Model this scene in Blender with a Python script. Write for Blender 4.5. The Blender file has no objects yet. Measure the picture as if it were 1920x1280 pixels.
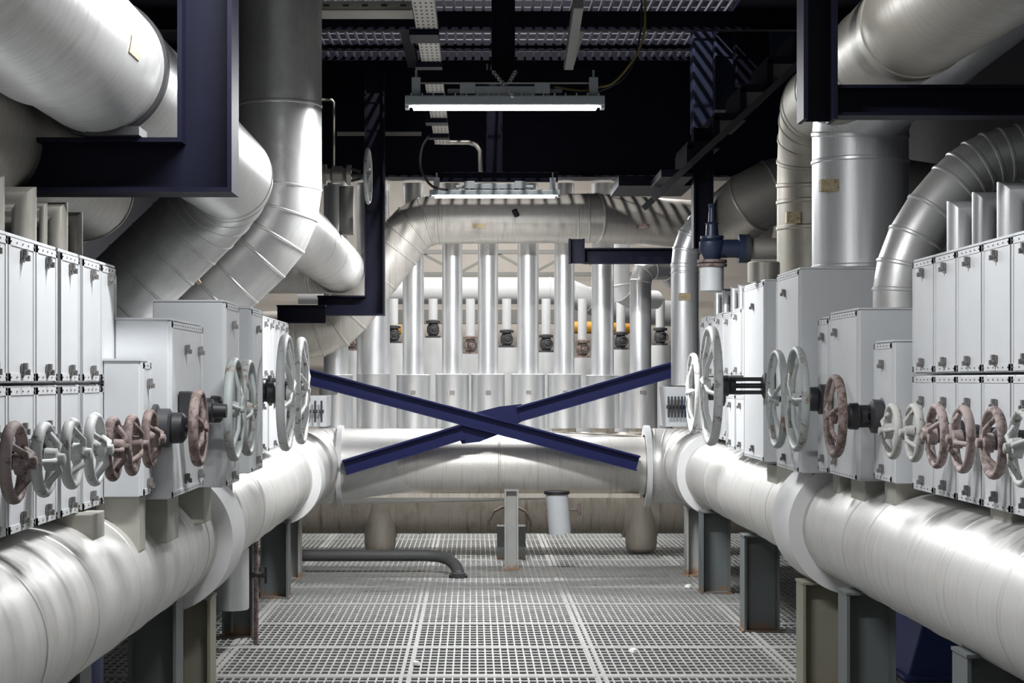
import bpy, math, random
from mathutils import Vector, Matrix

random.seed(7)
R = math.radians
C = bpy.context.scene.collection
F, U0, V0, H = 3400.0, 887.0, 710.0, 1.6      # focal length in px, vanishing point, eye height


def S(Y):
    return F / Y


def PX(u, Y):
    return (u - U0) * Y / F


def PZ(v, Y):
    return H - (v - V0) * Y / F


def P(u, v, Y):
    return Vector((PX(u, Y), Y, PZ(v, Y)))


# ------------------------------------------------------------------ materials
def nt(name):
    m = bpy.data.materials.new(name)
    m.use_nodes = True
    n = m.node_tree
    for x in list(n.nodes):
        n.nodes.remove(x)
    out = n.nodes.new('ShaderNodeOutputMaterial')
    b = n.nodes.new('ShaderNodeBsdfPrincipled')
    n.links.new(b.outputs[0], out.inputs[0])
    return m, n, b


def coords(n, scale=(1, 1, 1)):
    tc = n.nodes.new('ShaderNodeTexCoord')
    oi = n.nodes.new('ShaderNodeObjectInfo')
    mul = n.nodes.new('ShaderNodeMath'); mul.operation = 'MULTIPLY'; mul.inputs[1].default_value = 37.0
    n.links.new(oi.outputs['Random'], mul.inputs[0])
    add = n.nodes.new('ShaderNodeVectorMath'); add.operation = 'ADD'
    n.links.new(tc.outputs['Object'], add.inputs[0]); n.links.new(mul.outputs[0], add.inputs[1])
    mp = n.nodes.new('ShaderNodeMapping'); mp.inputs['Scale'].default_value = scale
    n.links.new(add.outputs[0], mp.inputs[0])
    return mp


def noise(n, scale, vec, detail=4, rough=0.6):
    t = n.nodes.new('ShaderNodeTexNoise')
    t.inputs['Scale'].default_value = scale
    t.inputs['Detail'].default_value = detail
    t.inputs['Roughness'].default_value = rough
    n.links.new(vec.outputs[0], t.inputs['Vector'])
    return t


def ramp(n, src, stops):
    r = n.nodes.new('ShaderNodeValToRGB')
    e = r.color_ramp.elements
    while len(e) < len(stops):
        e.new(0.5)
    for k, (p, c) in enumerate(stops):
        e[k].position = p
        e[k].color = (*c, 1) if len(c) == 3 else c
    n.links.new(src, r.inputs[0])
    return r


def mix(n, fac, a, b):
    m = n.nodes.new('ShaderNodeMixRGB')
    if isinstance(fac, float):
        m.inputs[0].default_value = fac
    else:
        n.links.new(fac, m.inputs[0])
    for i, x in ((1, a), (2, b)):
        if isinstance(x, tuple):
            m.inputs[i].default_value = (*x, 1)
        else:
            n.links.new(x, m.inputs[i])
    return m


def bump(n, b, src, strength, dist=0.01):
    k = n.nodes.new('ShaderNodeBump')
    k.inputs['Strength'].default_value = strength
    k.inputs['Distance'].default_value = dist
    n.links.new(src, k.inputs['Height'])
    n.links.new(k.outputs[0], b.inputs['Normal'])


def cladding(name, base, streak, metallic=0.6, rough=0.38, dirt=0.25, dirtcol=(0.30, 0.25, 0.19), bmp=0.12):
    """sheet aluminium jacket: fine streaks (streak = coordinate scales), stains"""
    m, n, b = nt(name)
    st = coords(n, streak)
    t = noise(n, 9.0, st, 5, 0.7)
    dark = tuple(c * 0.88 for c in base)
    r = ramp(n, t.outputs[0], [(0.34, dark), (0.62, base)])
    v = coords(n)
    d = noise(n, 2.3, v, 6, 0.7)
    dr = ramp(n, d.outputs[0], [(0.54, (0, 0, 0)), (0.78, (dirt,) * 3)])
    ds = noise(n, 2.6, st, 4, 0.6)
    dq = ramp(n, ds.outputs[0], [(0.56, (0, 0, 0)), (0.80, (dirt * 1.3,) * 3)])
    m0 = mix(n, dq.outputs[0], r.outputs[0], dirtcol)
    mx = mix(n, dr.outputs[0], m0.outputs[0], dirtcol)
    n.links.new(mx.outputs[0], b.inputs['Base Color'])
    b.inputs['Metallic'].default_value = metallic
    rr = ramp(n, t.outputs[0], [(0.3, (rough + .1,) * 3), (0.7, (rough - .06,) * 3)])
    n.links.new(rr.outputs[0], b.inputs['Roughness'])
    w = noise(n, 3.0, v, 2, 0.5)
    bump(n, b, w.outputs[0], bmp, 0.02)
    return m


def paint(name, base, rough=0.5, speck=None, amt=(0.66, 0.72), scale=14.0, tint=0.88, metallic=0.0, zrust=None, spec=0.5):
    m, n, b = nt(name)
    v = coords(n)
    t = noise(n, 5.0, v, 5, 0.65)
    r = ramp(n, t.outputs[0], [(0.3, tuple(c * tint for c in base)), (0.7, base)])
    col = r.outputs[0]
    if speck:
        s = noise(n, scale, v, 6, 0.75)
        sr = ramp(n, s.outputs[0], [(amt[0], (0, 0, 0)), (amt[1], (1, 1, 1))])
        col = mix(n, sr.outputs[0], col, speck).outputs[0]
    if zrust:
        # rust that creeps up from the foot, ragged edge
        tc = n.nodes.new('ShaderNodeNewGeometry')
        sx = n.nodes.new('ShaderNodeSeparateXYZ'); n.links.new(tc.outputs['Position'], sx.inputs[0])
        s2 = noise(n, 9.0, v, 5, 0.7)
        ad = n.nodes.new('ShaderNodeMath'); ad.operation = 'MULTIPLY_ADD'
        n.links.new(s2.outputs[0], ad.inputs[0]); ad.inputs[1].default_value = -0.34; n.links.new(sx.outputs[2], ad.inputs[2])
        zr = ramp(n, ad.outputs[0], [(0.0, (1, 1, 1)), (0.0, (0, 0, 0))])
        zr.color_ramp.elements[0].position = 0.0
        mr = n.nodes.new('ShaderNodeMapRange')
        mr.inputs[1].default_value = -0.12; mr.inputs[2].default_value = -0.17
        mr.inputs[3].default_value = 0; mr.inputs[4].default_value = 0.85
        n.links.new(ad.outputs[0], mr.inputs[0])
        col = mix(n, mr.outputs[0], col, zrust).outputs[0]
        n.nodes.remove(zr)
    n.links.new(col, b.inputs['Base Color'])
    b.inputs['Roughness'].default_value = rough
    b.inputs['Metallic'].default_value = metallic
    b.inputs['Specular IOR Level'].default_value = spec
    bump(n, b, t.outputs[0], 0.05, 0.01)
    return m


def emit(name, col, s):
    m, n, b = nt(name)
    b.inputs['Base Color'].default_value = (0.9, 0.9, 0.9, 1)
    b.inputs['Emission Color'].default_value = (*col, 1)
    b.inputs['Emission Strength'].default_value = s
    return m


def perforated(name, base):
    m, n, b = nt(name)
    tc = n.nodes.new('ShaderNodeTexCoord')
    mp = n.nodes.new('ShaderNodeMapping'); mp.inputs['Scale'].default_value = (1, 0.55, 1)
    n.links.new(tc.outputs['Object'], mp.inputs[0])
    sx = n.nodes.new('ShaderNodeSeparateXYZ'); n.links.new(mp.outputs[0], sx.inputs[0])

    def cell(sock, k, off=0.0):
        a = n.nodes.new('ShaderNodeMath'); a.operation = 'MULTIPLY_ADD'
        n.links.new(sock, a.inputs[0]); a.inputs[1].default_value = k; a.inputs[2].default_value = off
        f = n.nodes.new('ShaderNodeMath'); f.operation = 'FRACT'; n.links.new(a.outputs[0], f.inputs[0])
        s = n.nodes.new('ShaderNodeMath'); s.operation = 'SUBTRACT'; n.links.new(f.outputs[0], s.inputs[0]); s.inputs[1].default_value = 0.5
        q = n.nodes.new('ShaderNodeMath'); q.operation = 'ABSOLUTE'; n.links.new(s.outputs[0], q.inputs[0])
        return q
    cx = cell(sx.outputs[0], 30.0, 0.2); cy = cell(sx.outputs[1], 16.0)
    lx = n.nodes.new('ShaderNodeMath'); lx.operation = 'LESS_THAN'; n.links.new(cx.outputs[0], lx.inputs[0]); lx.inputs[1].default_value = 0.2
    ly = n.nodes.new('ShaderNodeMath'); ly.operation = 'LESS_THAN'; n.links.new(cy.outputs[0], ly.inputs[0]); ly.inputs[1].default_value = 0.2
    an = n.nodes.new('ShaderNodeMath'); an.operation = 'MULTIPLY'; n.links.new(lx.outputs[0], an.inputs[0]); n.links.new(ly.outputs[0], an.inputs[1])
    mx = mix(n, an.outputs[0], base, (0.01, 0.01, 0.01))
    n.links.new(mx.outputs[0], b.inputs['Base Color'])
    b.inputs['Roughness'].default_value = 0.5
    return m


M = {
    'clad_y': cladding('cladding along aisle', (0.70, 0.685, 0.66), (0.5, 9, 0.5), 0.45, 0.42, 0.30),
    'clad_z': cladding('cladding upright', (0.82, 0.83, 0.84), (6, 6, 0.2), 0.62, 0.32, 0.06, bmp=0.05),
    'clad_x': cladding('cladding across', (0.76, 0.73, 0.68), (9, 0.5, 0.5), 0.40, 0.42, 0.4),
    'clad_old': cladding('dull weathered cladding', (0.68, 0.62, 0.54), (9, 0.6, 0.6), 0.35, 0.5, 0.75, (0.22, 0.15, 0.09)),
    'clad_big': cladding('smooth cladding', (0.76, 0.755, 0.74), (1.2, 5, 1.2), 0.55, 0.36, 0.22),
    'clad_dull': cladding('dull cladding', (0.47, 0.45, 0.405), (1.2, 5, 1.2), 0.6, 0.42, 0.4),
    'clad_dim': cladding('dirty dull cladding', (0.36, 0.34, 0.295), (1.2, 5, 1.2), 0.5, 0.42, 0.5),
    'collar': paint('light collar paint', (0.80, 0.80, 0.79), 0.45, tint=0.93),
    'white': paint('white painted sheet', (0.62, 0.635, 0.65), 0.42, (0.45, 0.43, 0.41), (0.70, 0.78), 30.0, 0.95),
    'white2': paint('white painted cover', (0.67, 0.682, 0.695), 0.40, (0.42, 0.41, 0.40), (0.71, 0.79), 34.0, 0.94),
    'seam': paint('dark joint', (0.10, 0.10, 0.10), 0.6),
    'latch': paint('grey latch steel', (0.25, 0.24, 0.235), 0.5, metallic=0.3),
    'navy': paint('navy paint', (0.0062, 0.0066, 0.0165), 0.5, tint=0.8, spec=0.14),
    'navy_blue': paint('blue paint', (0.014, 0.019, 0.10), 0.45, tint=0.85, spec=0.25),
    'blue': paint('bright blue paint', (0.06, 0.09, 0.32), 0.45, tint=0.8),
    'black': paint('black cast iron', (0.022, 0.022, 0.025), 0.5, tint=0.7),
    'dark': paint('dark steel', (0.05, 0.05, 0.055), 0.5, tint=0.7),
    'col_grey': paint('grey column paint', (0.13, 0.145, 0.145), 0.5, zrust=(0.20, 0.115, 0.06)),
    'col_khaki': paint('khaki column paint', (0.29, 0.275, 0.21), 0.55, zrust=(0.28, 0.15, 0.07)),
    'col_light': paint('light grey post paint', (0.45, 0.45, 0.43), 0.5, zrust=(0.32, 0.16, 0.07)),
    'rust': paint('rusty iron', (0.27, 0.21, 0.195), 0.75, (0.10, 0.065, 0.055), (0.46, 0.58), 24.0, 0.75),
    'pinkrust': paint('worn red oxide iron', (0.40, 0.325, 0.31), 0.7, (0.14, 0.10, 0.09), (0.50, 0.60), 26.0, 0.85),
    'wheel': paint('worn pale wheel paint', (0.60, 0.615, 0.605), 0.55, (0.17, 0.13, 0.105), (0.55, 0.63), 18.0, 0.85),
    'wheel2': paint('worn grey green wheel paint', (0.40, 0.435, 0.425), 0.55, (0.21, 0.125, 0.085), (0.54, 0.62), 9.0, 0.85),
    'greywheel': paint('chipped grey wheel', (0.46, 0.455, 0.43), 0.65, (0.16, 0.14, 0.12), (0.55, 0.64), 26.0, 0.8),
    'galv': paint('galvanised grating', (0.38, 0.38, 0.365), 0.5, (0.22, 0.215, 0.20), (0.55, 0.72), 2.0, 0.85, 0.25),
    'galv2': paint('galvanised edge bar', (0.37, 0.36, 0.34), 0.55, tint=0.8, metallic=0.15),
    'pit': paint('pit floor', (0.075, 0.075, 0.075), 0.9, (0.16, 0.16, 0.155), (0.5, 0.6), 1.6),
    'concrete': paint('pale wall', (0.60, 0.56, 0.51), 0.85, tint=0.93),
    'darkwall': paint('dark side wall', (0.012, 0.012, 0.022), 0.8),
    'ceil': paint('dark ceiling', (0.012, 0.012, 0.018), 0.9),
    'lampgrey': paint('lamp housing grey', (0.42, 0.47, 0.50), 0.45, tint=0.9),
    'emit': emit('lamp lens', (0.95, 0.98, 1.0), 22.0),
    'tray': perforated('perforated tray', (0.55, 0.52, 0.48)),
    'tag': paint('stained paper tag', (0.55, 0.46, 0.30), 0.8, (0.20, 0.13, 0.08), (0.50, 0.62), 60.0),
    'yellow': paint('yellow pipe paint', (0.62, 0.30, 0.03), 0.5),
    'cable_y': paint('yellow cable', (0.22, 0.17, 0.05), 0.6),
    'cable_k': paint('black cable', (0.02, 0.02, 0.02), 0.6),
    'chain': paint('zinc chain', (0.55, 0.55, 0.55), 0.35, metallic=0.8),
    'grey': paint('mid grey steel', (0.20, 0.20, 0.19), 0.55),
    'beige': paint('beige stub paint', (0.42, 0.41, 0.36), 0.6),
    'valveblue': paint('blue valve paint', (0.02, 0.03, 0.065), 0.4),
    'paper': paint('paper scrap', (0.75, 0.74, 0.70), 0.8),
    'rubber': paint('dark grey pipe', (0.085, 0.085, 0.085), 0.55, (0.2, 0.2, 0.19), (0.6, 0.75), 6.0),
    'navy_post': paint('worn navy post paint', (0.026, 0.032, 0.068), 0.5, tint=0.8, spec=0.3),
    'walk': paint('walkway bars', (0.20, 0.20, 0.235), 0.5, metallic=0.3),
}


# ------------------------------------------------------------------ mesh building
def circle(r, seg):
    return [(r * math.cos(2 * math.pi * k / seg), r * math.sin(2 * math.pi * k / seg)) for k in range(seg)]


def hprof(h, b, tf, tw):
    """H section: flanges at +-h/2 along the first axis, b wide along the second"""
    x0, x1, y1, w = h / 2, h / 2 - tf, b / 2, tw / 2
    return [(-x0, -y1), (-x1, -y1), (-x1, -w), (x1, -w), (x1, -y1), (x0, -y1),
            (x0, y1), (x1, y1), (x1, w), (-x1, w), (-x1, y1), (-x0, y1)]


def rect(h, b):
    return [(-h / 2, -b / 2), (h / 2, -b / 2), (h / 2, b / 2), (-h / 2, b / 2)]


def world_loc(o):
    v = Vector((0, 0, 0))
    while o is not None:
        v += o.location
        o = o.parent
    return v


class MB:
    def __init__(s):
        s.v, s.f = [], []

    def quadbox(s, c):
        b = len(s.v)
        s.v += [Vector(x) for x in c]
        for q in ((0, 3, 2, 1), (4, 5, 6, 7), (0, 1, 5, 4), (1, 2, 6, 5), (2, 3, 7, 6), (3, 0, 4, 7)):
            s.f.append([b + i for i in q])
        return s

    def box(s, x0, x1, y0, y1, z0, z1):
        if x0 > x1: x0, x1 = x1, x0
        if y0 > y1: y0, y1 = y1, y0
        if z0 > z1: z0, z1 = z1, z0
        return s.quadbox([(x0, y0, z0), (x1, y0, z0), (x1, y1, z0), (x0, y1, z0),
                          (x0, y0, z1), (x1, y0, z1), (x1, y1, z1), (x0, y1, z1)])

    def bar(s, p0, p1, w, h, up=(0, 1, 0)):
        """rectangular bar from p0 to p1; w across, h along 'up'"""
        return s.sweep(rect(w, h), [p0, p1], up)

    def sweep(s, prof, pts, up=None, caps=True, only=None):
        pts = [Vector(p) for p in pts]
        n = len(pts)
        d = [(pts[i + 1] - pts[i]).normalized() for i in range(n - 1)]
        if up is None:
            up = Vector((0, 1, 0)) if abs(d[0].y) < 0.9 else Vector((0, 0, 1))
        bn = Vector(up); bn = (bn - d[0] * bn.dot(d[0])).normalized()
        a = d[0].cross(bn) * -1
        rings = []
        for i in range(n):
            if i == 0:
                m, di = d[0], d[0]
            elif i == n - 1:
                m, di = d[-1], d[-1]
            else:
                m, di = (d[i - 1] + d[i]).normalized(), d[i - 1]
            ring = []
            for (x, y) in prof:
                q = a * x + bn * y
                t = -(q.dot(m)) / (di.dot(m))
                ring.append(pts[i] + q + di * t)
            rings.append(ring)
            if 0 < i < n - 1:
                q = d[i - 1].rotation_difference(d[i])
                a = q @ a; bn = q @ bn
        lo, hi = only if only else (0, n - 1)
        k = len(prof)
        b = len(s.v)
        for r in rings[lo:hi + 1]:
            s.v += r
        for i in range(hi - lo):
            for j in range(k):
                s.f.append([b + i * k + j, b + i * k + (j + 1) % k, b + (i + 1) * k + (j + 1) % k, b + (i + 1) * k + j])
        if caps:
            s.f.append([b + j for j in range(k)][::-1])
            s.f.append([b + (hi - lo) * k + j for j in range(k)])
        s.rings = rings
        return s

    def tube(s, pts, r, seg=40, caps=True, bead=0.0, bw=0.02, only=None):
        pts = [Vector(p) for p in pts]
        s.sweep(circle(r, seg), pts, None, caps, only)
        rings = s.rings
        if bead:
            lo, hi = only if only else (0, len(pts) - 1)
            for i in range(max(lo, 1), min(hi + 1, len(pts) - 1)):
                m = ((pts[i] - pts[i - 1]).normalized() + (pts[i + 1] - pts[i]).normalized()).normalized()
                s._bead(pts[i], rings[i], m, bead / r, bw)
        return s

    def _bead(s, c, ring, m, k, bw):
        b = len(s.v); n = len(ring)
        for off, sc in ((-bw, 1.0), (-bw * .5, 1 + k), (bw * .5, 1 + k), (bw, 1.0)):
            s.v += [c + (p - c) * sc + m * off for p in ring]
        for i in range(3):
            for j in range(n):
                s.f.append([b + i * n + j, b + i * n + (j + 1) % n, b + (i + 1) * n + (j + 1) % n, b + (i + 1) * n + j])

    def bands(s, p0, p1, r, at, h=0.006, bw=0.012, seg=40):
        """raised seam bands on a straight run at the given fractions"""
        p0, p1 = Vector(p0), Vector(p1)
        d = (p1 - p0).normalized()
        up = Vector((0, 1, 0)) if abs(d.y) < 0.9 else Vector((0, 0, 1))
        bn = (up - d * up.dot(d)).normalized(); a = d.cross(bn)
        for t in at:
            c = p0.lerp(p1, t)
            ring = [c + a * x + bn * y for x, y in circle(r, seg)]
            s._bead(c, ring, d, h / r, bw)
        return s

    def cyl(s, p0, p1, r, seg=24, r1=None):
        p0, p1 = Vector(p0), Vector(p1)
        d = (p1 - p0).normalized()
        up = Vector((0, 1, 0)) if abs(d.y) < 0.9 else Vector((0, 0, 1))
        bn = (up - d * up.dot(d)).normalized(); a = d.cross(bn)
        b = len(s.v)
        for c, rr in ((p0, r), (p1, r if r1 is None else r1)):
            s.v += [c + a * x * rr + bn * y * rr for x, y in circle(1, seg)]
        for j in range(seg):
            s.f.append([b + j, b + (j + 1) % seg, b + seg + (j + 1) % seg, b + seg + j])
        s.f.append([b + j for j in range(seg)][::-1]); s.f.append([b + seg + j for j in range(seg)])
        return s

    def lathe(s, c, axis, prof, seg=32):
        """prof: [(distance along the axis, radius)]"""
        c, d = Vector(c), Vector(axis).normalized()
        up = Vector((0, 1, 0)) if abs(d.y) < 0.9 else Vector((0, 0, 1))
        bn = (up - d * up.dot(d)).normalized(); a = d.cross(bn)
        b = len(s.v)
        for t, r in prof:
            s.v += [c + d * t + (a * x + bn * y) * max(r, 1e-4) for x, y in circle(1, seg)]
        for i in range(len(prof) - 1):
            for j in range(seg):
                s.f.append([b + i * seg + j, b + i * seg + (j + 1) % seg, b + (i + 1) * seg + (j + 1) % seg, b + (i + 1) * seg + j])
        s.f.append([b + j for j in range(seg)][::-1])
        e = b + (len(prof) - 1) * seg
        s.f.append([e + j for j in range(seg)])
        return s

    def ringtube(s, c, axis, R_, prof, seg=48):
        """closed ring about an axis; prof: [(radial offset, axial offset)] closed polygon"""
        c, d = Vector(c), Vector(axis).normalized()
        up = Vector((0, 1, 0)) if abs(d.y) < 0.9 else Vector((0, 0, 1))
        bn = (up - d * up.dot(d)).normalized(); a = d.cross(bn)
        b = len(s.v); k = len(prof)
        for i in range(seg):
            t = 2 * math.pi * i / seg
            e = a * math.cos(t) + bn * math.sin(t)
            s.v += [c + e * (R_ + x) + d * y for x, y in prof]
        for i in range(seg):
            for j in range(k):
                i2 = (i + 1) % seg; j2 = (j + 1) % k
                s.f.append([b + i * k + j, b + i2 * k + j, b + i2 * k + j2, b + i * k + j2])
        return s

    def collar(s, c, axis, r0, r1, t, seg=48):
        """flat thick ring (flange) from r0 to r1, t long along the axis"""
        return s.ringtube(c, axis, 0, [(r0, 0), (r1, 0), (r1, t), (r0, t)], seg)

    def build(s, name, mat, parent=None, smooth=32, bevel=0.0, origin=None):
        off = world_loc(parent) if parent is not None else Vector((0, 0, 0))
        loc = Vector((0, 0, 0))
        if parent is None:
            if origin is None:
                lo = Vector([min(p[i] for p in s.v) for i in range(3)]); hi = Vector([max(p[i] for p in s.v) for i in range(3)])
                loc = Vector(((lo.x + hi.x) / 2, (lo.y + hi.y) / 2, lo.z))
            else:
                loc = Vector(origin)
            off = loc
        me = bpy.data.meshes.new(name)
        me.from_pydata([tuple(p - off) for p in s.v], [], s.f)
        me.validate()
        import bmesh
        bm = bmesh.new(); bm.from_mesh(me)
        bmesh.ops.recalc_face_normals(bm, faces=bm.faces)
        bm.to_mesh(me); bm.free()
        me.materials.append(M[mat])
        if smooth:
            for p in me.polygons:
                p.use_smooth = True
            me.set_sharp_from_angle(angle=R(smooth))
        o = bpy.data.objects.new(name, me)
        C.objects.link(o)
        o.location = loc
        if parent is not None:
            o.parent = parent
        if bevel:
            b = o.modifiers.new('edge', 'BEVEL'); b.width = bevel; b.segments = 2; b.limit_method = 'ANGLE'; b.angle_limit = R(40)
        return o


def tag(o, label, cat, group=None):
    o['label'] = label; o['category'] = cat
    if group: o['group'] = group
    return o


def thing(name, loc, label, cat, group=None):
    o = bpy.data.objects.new(name, None)
    C.objects.link(o)
    o.location = loc
    o.empty_display_size = 0.1
    return tag(o, label, cat, group)


def struct(o):
    o['kind'] = 'structure'
    return o


def part_copy(src, parent, loc=None):
    """copy of a part (and its sub-parts) under another thing; shares the mesh"""
    c = src.copy(); C.objects.link(c); c.parent = parent
    if loc is not None: c.location = loc
    for ch in list(src.children):
        d = ch.copy(); C.objects.link(d); d.parent = c
    return c


def arc(p_in, corner, p_out, n=4, rad=None):
    """points of a segmented bend replacing a sharp corner"""
    p_in, corner, p_out = Vector(p_in), Vector(corner), Vector(p_out)
    a = (p_in - corner).normalized(); b = (p_out - corner).normalized()
    ang = math.acos(max(-1, min(1, a.dot(b))))
    t = rad / math.tan(ang / 2)
    s, e = corner + a * t, corner + b * t
    bis = (a + b).normalized()
    cen = corner + bis * (rad / math.sin(ang / 2))
    out = []
    v0, v1 = s - cen, e - cen
    tot = v0.angle(v1)
    ax = v0.cross(v1).normalized()
    for k in range(n + 1):
        out.append(cen + Matrix.Rotation(tot * k / n, 3, ax) @ v0)
    return out


# ------------------------------------------------------------------ the room
def grating(mb, x0, x1, y0, y1, z, px, py, bw, bh, rw, rh):
    k = int((x1 - x0) / px)
    for i in range(k + 1):
        x = x0 + i * px
        mb.box(x - bw / 2, x + bw / 2, y0, y1, z - bh, z)
    k = int((y1 - y0) / py)
    for i in range(k + 1):
        y = y0 + i * py
        mb.box(x0, x1, y - rw / 2, y + rw / 2, z - rh, z - 0.001)
    return mb


g = MB()
grating(g, -2.9, 3.2, 5.0, 21.0, 0.0, 0.045, 0.105, 0.0095, 0.030, 0.030, 0.010)
struct(g.build('floor', 'galv', smooth=0, origin=(0, 0, 0)))
e = MB()
for x in (-1.42, -0.365, 0.69, 1.745):
    e.box(x - 0.030, x - 0.010, 5.0, 21.0, -0.03, 0.003); e.box(x + 0.010, x + 0.030, 5.0, 21.0, -0.03, 0.003)
y = 5.6
while y < 21:
    e.box(-2.9, 3.2, y - 0.032, y + 0.032, -0.03, 0.002)
    y += 1.04
struct(e.build('trim_1', 'galv2', smooth=0, origin=(0, 0, 0)))
struct(MB().box(-6, 6, -1, 28, -1.5, -1.4).build('floor_under', 'pit', smooth=0))
jo = MB()
y = 5.6
while y < 21:
    jo.box(-4, 4, y - 0.05, y + 0.05, -0.22, -0.031)
    y += 2.08
struct(MB().box(-6, 6, 21.0, 28, -1.4, 0.0).build('floor_rear', 'pit', smooth=0))
struct(jo.build('trim_2', 'grey', smooth=0))
struct(MB().box(-6.2, 6.2, 28, 28.2, -1.5, 8).build('wall_back', 'concrete', smooth=0))
struct(MB().box(-4.7, -4.5, 2, 28, -1.5, 8).build('wall_left', 'darkwall', smooth=0))
struct(MB().box(4.8, 5.0, 2, 28, -1.5, 8).build('wall_right', 'darkwall', smooth=0))
struct(MB().box(-4.7, 5.0, 2, 28.2, 7.2, 7.4).build('ceiling', 'ceil', smooth=0))

# ------------------------------------------------------------------ main header pipes along the aisle and the cross header
ZP, RP = 0.85, 0.27
XL, XR, YD = -1.455, 1.93, 15.6


def header(xs, side, y_col, t_col, y_ring, x_end, label, rad):
    t = thing('header_pipe', (xs, 8, ZP - RP), label, 'pipe')
    pts = [(xs, 3.2, ZP)] + arc((xs, 3.2, ZP), (xs, YD, ZP), (0, YD, ZP), 4, rad) + [(x_end, YD, ZP)]
    m = MB().tube(pts, RP, 64, True, 0.008, 0.02)
    ys = [4.3, 5.05, 5.75, 6.5, 7.0, 7.7, 8.15, 9.35, 10.3, 10.9, 11.6, 12.3, 13.0]
    for yy in ys:
        m.bands((xs, yy - .1, ZP), (xs, yy + .1, ZP), RP, [0.5], 0.003, 0.007, 64)
    m.build('cladding', 'clad_y', t)
    ep = [(xs, y_ring + .3, ZP)] + arc((xs, 3.2, ZP), (xs, YD, ZP), (0, YD, ZP), 5, rad) + [(x_end + side * .02, YD, ZP)]
    MB().tube(ep, 0.322, 64, True, .003, .008).build('elbow_jacket', 'clad_y', t)
    MB().collar((xs, y_col, ZP), (0, 1, 0), RP - .01, 0.34, t_col, 64).build('collar', 'collar', t)
    MB().collar((xs, y_ring, ZP), (0, 1, 0), RP - .01, 0.335, 0.36, 64).build('collar', 'collar', t)
    MB().collar((x_end, YD, ZP), (side, 0, 0), RP - .02, 0.35, 0.045, 64).build('flange', 'collar', t)
    return t


header(XL, -1, 8.42, 0.46, 13.4, -1.115, 'long silver insulated pipe running along the left bank below the white boxes', 0.335)
header(XR, 1, 9.14, 0.52, 14.2, 1.47, 'long silver insulated pipe running along the right bank below the white boxes', 0.37)
t = thing('cross_header_pipe', (0.2, YD, ZP - .25), 'wide silver drum lying across the aisle behind the blue cross brace', 'pipe')
m = MB().tube([(-1.129, YD, ZP), (1.469, YD, ZP)], 0.25, 64)
m.bands((-1.13, YD, ZP), (1.47, YD, ZP), 0.25, [0.07, 0.52, 0.72], 0.005, 0.01, 64)
m.build('cladding', 'clad_x', t)
MB().box(-1.05, 1.42, YD - .16, YD - .10, ZP - .262, ZP - .225).build('lap_seam', 'clad_old', t)

# lower drum lying on the floor behind
YL = 16.9
t = thing('lower_header_pipe', (0.2, YL, 0.0), 'stained dull drum lying low behind the cross header on round saddles', 'pipe')
m = MB().tube([(-2.3, YL, 0.47), (2.7, YL, 0.47)], 0.31, 64)
m.bands((-2.3, YL, .47), (2.7, YL, .47), 0.31, [0.13, 0.24, 0.36, 0.6, 0.745, 0.9], 0.006, 0.012, 64)
m.build('cladding', 'clad_old', t)
for u0, u1 in ((686, 744), (1166, 1230)):
    s_ = MB().collar((PX(u0, YL), YL, 0.47), (1, 0, 0), 0.30, 0.345, PX(u1, YL) - PX(u0, YL), 48)
    xm = (PX(u0, YL) + PX(u1, YL)) / 2
    s_.lathe((xm, YL - .22, 0.02), (0, 0, 1), [(0, .11), (.02, .135), (.06, .145), (.56, .145), (.58, .12)], 36)
    s_.build('saddle', 'clad_old', t)
MB().tube([(.14, 16.54, .20), (.145, 16.54, .30), (.19, 16.54, .39), (.27, 16.54, .43), (.40, 16.54, .43), (.48, 16.54, .39), (.525, 16.54, .30), (.53, 16.54, .20)], 0.012, 10).build('rod_loop', 'rust', t)

# ------------------------------------------------------------------ columns under the pipes
def column(u0, u1, v_top, Y, label, mat, depth=0.2, ztop=None, web=True, group='columns under the header pipes'):
    x0, x1 = PX(u0, Y), PX(u1, Y)
    zt = PZ(v_top, Y) if ztop is None else ztop
    xc = (x0 + x1) / 2
    t = thing('support_column', (xc, Y + depth / 2, 0), label, 'column', group)
    MB().sweep(hprof(x1 - x0, depth, 0.014, 0.012), [(xc, Y + depth / 2, 0.012), (xc, Y + depth / 2, zt)], (0, 1, 0)).build('shaft', mat, t, smooth=0)
    MB().box(x0 - .01, x1 + .01, Y - .01, Y + depth + .01, 0.0, 0.012).build('base_plate', mat, t, smooth=0)
    MB().box(x0 - .004, x1 + .004, Y - .004, Y + depth + .004, zt, zt + 0.012).build('cap_plate', mat, t, smooth=0)
    return t


column(240, 330, 1130, 7.95, 'dark grey column under the left pipe just before its wide collar', 'col_grey', ztop=0.62)
column(334, 394, 1115, 8.62, 'khaki column right under the wide collar of the left pipe', 'col_khaki', ztop=0.55)
column(416, 474, 1000, 11.2, 'grey column behind the silver drain pot under the left pipe', 'col_grey', ztop=0.615)
column(488, 540, 966, 13.2, 'grey column under the left pipe, by its end ring', 'col_grey', ztop=0.55)
column(541, 562, 990, 14.5, 'narrow pale column, last one under the left pipe', 'col_light', ztop=0.55)
column(1506, 1584, 1080, 9.2, 'khaki column under the wide collar of the right pipe', 'col_khaki', ztop=0.555)
column(1588, 1680, 1110, 8.3, 'dark grey column before the wide collar of the right pipe', 'col_grey', ztop=0.61)
column(1396, 1462, 1003, 11.45, 'grey column under the right pipe, next beyond the khaki one', 'col_grey', ztop=0.60)
column(1316, 1370, 962, 13.5, 'grey column under the right pipe, near its far ring', 'col_grey', ztop=0.60)
column(1288, 1316, 978, 14.7, 'narrow pale column, last one under the right pipe', 'col_light', ztop=0.545)
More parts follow.
